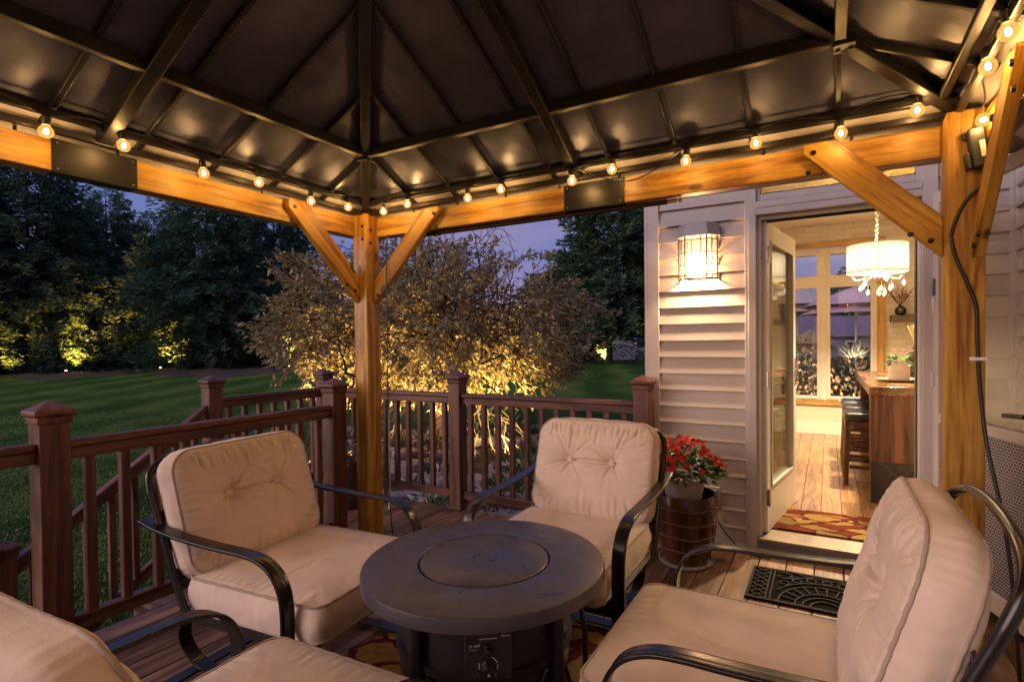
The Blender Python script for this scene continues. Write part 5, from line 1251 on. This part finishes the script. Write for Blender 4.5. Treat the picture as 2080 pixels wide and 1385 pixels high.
# flagstones and plants in the bed behind the deck
BED = plain('bed_soil', (.040, .028, .020), .95, 0, .5, 4, .8, 20)
b = MB(); ring = [atdir(px, d) for px, d in ((560, 7.2), (600, 9.5), (700, 11.5), (850, 12.6), (980, 12.4), (1100, 11.2), (1160, 9.0), (1130, 6.6), (1000, 5.6), (800, 5.6), (650, 6.2))]
cen = sum(ring, V()) / len(ring); b.v = [tuple(cen + V((0, 0, .04)))] + [tuple(p + V((0, 0, .012))) for p in ring]
for i in range(len(ring)): b.f.append((0, 1 + i, 1 + (i + 1) % len(ring))); b.a.append(0)
tag(b.build('garden_bed', BED), kind='structure')
STN = plain('flagstone', (.20, .165, .185), .8, 0, .35, 4, .6, 18); stones = []
for v in range(4):
    s = MB(); n = 9; rr = [rnd.uniform(.8, 1.15) for _ in range(n)]; top = [(.30 * rr[i] * math.cos(i * 6.283 / n), .20 * rr[i] * math.sin(i * 6.283 / n), .09 + rnd.uniform(-.008, .008)) for i in range(n)]
    s.v = top + [(x * 1.04, y * 1.04, -.05) for x, y, _ in top]; s.f = [tuple(range(n))] + [((i + 1) % n, i, i + n, (i + 1) % n + n) for i in range(n)]; s.a = [0] * (n + 1); stones.append(s)
smesh = []; cnt = 0
for row, (d0, z) in enumerate(((6.1, 0), (6.8, .03), (7.5, .06), (8.3, .09), (9.2, .10), (10.2, .11), (11.4, .10))):
    n = 9 if row < 5 else 7
    for k in range(n):
        px = 660 + (1120 - 660) * (k + .5) / n + rnd.uniform(-14, 14) + (row % 2) * 22; d = d0 + rnd.uniform(-.18, .18); p = atdir(px, d); p.z += z + .012
        if 850 < px < 935 and 10 < d < 11.3: continue
        if rnd.random() < .12: continue
        q = cnt % 4
        if cnt < 4: o = stones[q].build('flagstone', STN, None, T(0, 0, 0), bevel=.008); smesh.append(o); c = o
        else: c = smesh[q].copy(); C.objects.link(c)
        sc2 = rnd.uniform(.75, 1.15); c.matrix_basis = T(*p) @ M.Rotation(.5 + rnd.uniform(-.4, .4), 4, 'Z') @ M.Scale(sc2, 4)
        tag(c, 'flat purple grey flagstone stepped into the garden bed behind the railing', 'flagstone', 'flagstones in the garden bed'); cnt += 1
HOST = [leafmat('bed_green', [(.02, .05, .015), (.05, .10, .03), (.10, .14, .05)], .5), leafmat('bed_bronze', [(.08, .045, .02), (.14, .09, .03), (.07, .09, .03)], .5), leafmat('bed_silver', [(.10, .13, .14), (.20, .23, .26), (.32, .33, .38)], .5)]
def clump(name, p, n, rad, hgt, leaf, w, mat, label, group, cat='plant'):
    b = MB()
    for i in range(n):
        a = rnd.uniform(0, 6.28); r_ = rad * math.sqrt(rnd.random()); q = V((r_ * math.cos(a), r_ * math.sin(a), hgt * rnd.random() * (1 - (r_ / rad) ** 2 * .7)))
        d = V((math.cos(a) * rnd.uniform(.1, 1), math.sin(a) * rnd.uniform(.1, 1), rnd.uniform(.1, 1.1))).normalized() * leaf * rnd.uniform(.6, 1.2); b.quad(q, d, (rnd.uniform(-.5, .5), rnd.uniform(-.5, .5), 1), leaf * w)
    o = b.build(name, mat, None, T(*p), attr=True); return tag(o, label, cat, group)
cl0 = []
kinds = [('green_perennial', 110, .24, .22, .11, .3, HOST[0], 'low green perennial clump growing between the flagstones'), ('bronze_perennial', 110, .22, .16, .08, .5, HOST[1], 'low bronze leaved perennial clump growing between the flagstones')]
for kx in range(2):
    nme, n, r_, h, l, w, mt, lb = kinds[kx]; first_ = None
    for k in range(20):
        px = rnd.uniform(640, 1125); d = rnd.uniform(5.9, 11.6); p = atdir(px, d); p.z += .03
        if first_ is None: first_ = clump(nme, p, n, r_, h, l, w, mt, lb, 'perennials in the garden bed')
        else:
            c = first_.copy(); C.objects.link(c); c.matrix_basis = T(*p) @ M.Rotation(rnd.uniform(0, 6), 4, 'Z') @ M.Scale(rnd.uniform(.8, 1.5), 4)
for px, d, lb in ((1085, 7.2, 'leafy silver green shrub behind the railing just left of the rear chair'), (1150, 7.9, 'leafy silver green shrub behind the railing beside the house'), (1010, 10.8, 'leafy silver green shrub at the back of the garden bed')):
    clump('garden_shrub', atdir(px, d), 340, .62, .75, .14, .35, HOST[0], lb, 'shrubs in the garden bed', 'shrub')
pt = thing('silver_planter', 'tall dark planter of silver foliage behind the corner railing post', 'planter', (-3.38, 3.05, 0))
b = MB(); b.lathe([(.10, .003), (.115, .02), (.15, .36), (.158, .38), (.14, .38), (.13, .34), (.001, .34)], (-3.38, 3.05, 0), 28); b.build('pot', plain('planter_brown', (.06, .03, .02), .5), pt, smooth=45)
b = MB()
for i in range(230):
    a = rnd.uniform(0, 6.28); e = rnd.uniform(-.3, 1.3); q = V((-3.38, 3.05, .40)) + V((math.cos(a) * math.cos(e), math.sin(a) * math.cos(e), math.sin(e) * 1.2)) * rnd.uniform(.03, .24)
    b.quad(q, V((math.cos(a), math.sin(a), rnd.uniform(-.3, .8))).normalized() * rnd.uniform(.05, .10), (0, 0, 1), .022)
b.build('foliage', HOST[2], pt, attr=True)
t = thing('garden_stake', 'thin white stake standing behind the gazebo post', 'stake', (-3.05, 3.15, 0))
b = MB(); b.tube([(-3.03, 3.14, .003), (-3.03, 3.14, .80)], .009, 8); b.build('stake_pole', plain('stake_white', (.6, .6, .64), .4), t, smooth=60)
# staked sapling, far lawn
p = atdir(1114, 33); t = thing('sapling', 'small staked sapling alone on the far lawn', 'sapling', p)
b = MB(); b.tube([p, p + V((0, 0, 1.0))], .05, 6); b.build('stake_pole', plain('stake_pale', (.35, .33, .36), .6), t)
b = MB()
for i in range(160): b.quad(p + V((rnd.gauss(0, .25), rnd.gauss(0, .25), 1.15 + rnd.gauss(0, .25))), V((rnd.uniform(-1, 1), rnd.uniform(-1, 1), rnd.uniform(-1, .5))) * .2, (0, 0, 1), .08)
b.build('crown', HOST[0], t, attr=True)
# shrub mound and neighbour house on the right
def mound(px, d, rx, h, lb):
    b = MB(); p = atdir(px, d)
    for i in range(1500):
        a = rnd.uniform(0, 6.28); e = math.asin(rnd.random()); q = V((rx * math.cos(a) * math.cos(e), rx * math.sin(a) * math.cos(e), h * math.sin(e))) * rnd.uniform(.9, 1.03)
        b.quad(q, V((math.cos(a) + rnd.uniform(-.5, .5), math.sin(a) + rnd.uniform(-.5, .5), rnd.uniform(-.2, 1))).normalized() * .16, (0, 0, 1), .08)
    return tag(b.build('clipped_shrub', SPR, None, T(*p), attr=True), lb, 'shrub')
mound(1262, 41, 1.7, 1.15, 'low rounded clipped shrub on the lawn in front of the far house')
mound(1330, 43, 1.5, 1.0, 'low rounded dark shrub half hidden by the house corner')
def far_house(name, label, mw, w, dp, h, wall, roofc, wins, ov=.5, rise=1.8):
    t = thing(name, label, 'house', mw.translation); W[t.name] = mw; t.matrix_basis = mw
    b = MB(); b.bb(0, w, 0, dp, -1, h); b.build('wall', wall, t, mw)
    b = MB(); A = [(-ov, -ov, h), (w + ov, -ov, h), (w + ov, dp + ov, h), (-ov, dp + ov, h), (dp / 2, dp / 2, h + rise), (w - dp / 2, dp / 2, h + rise)]
    b.add(A, [(0, 1, 5, 4), (1, 2, 5), (2, 3, 4, 5), (3, 0, 4)]); A2 = [(x, y, z - .22) for x, y, z in A[:4]]; b.add(A[:4] + A2, [(0, 4, 5, 1), (1, 5, 6, 2), (2, 6, 7, 3), (3, 7, 4, 0), (4, 7, 6, 5)]); b.build('roof', roofc, t, mw)
    for (x0, x1, z0, z1, lit) in wins:
        b = MB(); b.bb(x0 - .12, x1 + .12, -.06, -.003, z0 - .12, z1 + .12); o = b.build('window', WHITE, t, mw); b = MB(); b.bb(x0, x1, -.075, -.062, z0, z1); b.build('pane', lit, o, mw)
    return t
DARKG = plain('dark_pane', (.03, .035, .05), .1); HW = plain('far_siding', (.30, .26, .30), .7); RF = plain('far_roof', (.12, .09, .11), .8, 0, .2, 2, .3, 10)
hx = atdir(1225, 58); far_house('neighbor_house', 'lavender grey house beyond the pine at the right of the lawn', T(hx.x, hx.y, -.3) @ M.Rotation(.5017, 4, 'Z'), 14, 8, 5.2, HW, RF, [(1.2, 1.6, 1.2, 2.6, WHITE), (3.6, 4.9, 1.0, 2.6, DARKG), (4.0, 5.4, 3.6, 4.8, DARKG)])
# what shows through the room's windows
BLUEH = plain('slate_siding', (.17, .18, .24), .7); RF2 = plain('mauve_roof', (.22, .16, .22), .8, 0, .2, 2, .3, 10)
far_house('backyard_house', 'low blue grey house with a mauve roof seen through the room windows', T(-12, 60, -1.2) @ M.Rotation(.05, 4, 'Z'), 30, 13, 2.95, BLUEH, RF2, [(8.5, 10.5, 1.1, 2.4, DARKG), (13.6, 14.6, .1, 2.2, DARKG), (17.5, 19.6, 1.1, 2.4, DARKG)], .7, 3.2)
def umbrella(p, r_, h, cone, mat, label):
    t = thing('patio_umbrella', label, 'umbrella', p); b = MB(); n = 8; vs = [(p[0], p[1], p[2] + h)]
    for k in range(n): a = k * 6.283 / n; vs.append((p[0] + r_ * math.cos(a), p[1] + r_ * math.sin(a), p[2] + h - cone))
    b.add(vs, [(0, 1 + k, 1 + (k + 1) % n) for k in range(n)]); b.add([(x, y, z - (.25 if i else .02)) for i, (x, y, z) in enumerate(vs)], [(1 + k, 1 + (k + 1) % n, 0) for k in range(n)]); b.build('canopy', mat, t)
    b = MB(); b.tube([p, (p[0], p[1], p[2] + h)], .03, 8); b.build('pole', WHITE, t)
umbrella((.75, 19.5, -.3), 1.6, 3.25, .62, plain('mauve_canvas', (.58, .34, .46), .8), 'mauve patio umbrella seen through the right room window')
umbrella((-.95, 21.0, -.3), 1.9, 3.45, .7, plain('cream_canvas', (.62, .50, .46), .8), 'cream patio umbrella seen through the left room window')
umbrella((-.45, 16.5, -.4), .75, 1.95, .35, plain('tan_canvas', (.42, .26, .12), .8), 'small tan umbrella low behind the left room window')
HB = leafmat('hedge_leaf', [(.03, .05, .022), (.14, .09, .06), (.30, .17, .13), (.45, .32, .24)], .5)
for i, (x, y, n, r_, h, lb) in enumerate(((-.35, 9.9, 2400, .66, 1.45, 'bronze leaved shrub outside the left room window'), (.42, 9.8, 2400, .66, 1.4, 'bronze leaved shrub outside the right room window'), (1.2, 10.2, 900, .6, 1.4, 'bronze leaved shrub outside at the far right of the room window'))):
    clump('window_shrub', (x, y, -.15), n, r_, h, .095, .48, HB, lb, 'shrubs outside the room windows', 'shrub')
clump('ornamental_grass', (.34, 9.35, 1.0), 110, .10, .15, .15, .10, leafmat('pale_grass', [(.3, .34, .28), (.5, .52, .45), (.6, .6, .55)], .5), 'pale spiky ornamental grass outside the right room window', None)
lamp_p = V((.1, 8.55, -.1)); t = thing('uplight', 'small garden light below the shrubs outside the room windows', 'garden light', lamp_p)
b = MB(); b.lathe([(.04, 0), (.05, .02), (.05, .11), (.045, .11), (.001, .09)], lamp_p, 14); b.build('fixture', BLACK, t, smooth=50); lamp('uplight_lamp', 'SPOT', lamp_p + V((0, 0, .14)), 420, (1, .68, .36), t, .05, lamp_p + V((.1, 1.1, .95)), 140, .8)
for i, (x, y, s) in enumerate(((-5, 82, 2.0), (2.6, 84, 2.3), (8.5, 81, 2.0), (13.5, 86, 2.4))):
    c = copy_tree(protos['d'], T(x, y, -1.3) @ M.Rotation(i * 1.1, 4, 'Z') @ M.Scale(s, 4)); tag(c, '%s dark evergreen rising behind the mauve roof in the room windows' % ('First', 'Second', 'Third', 'Fourth')[i], 'evergreen', 'evergreens behind the mauve roofed house')
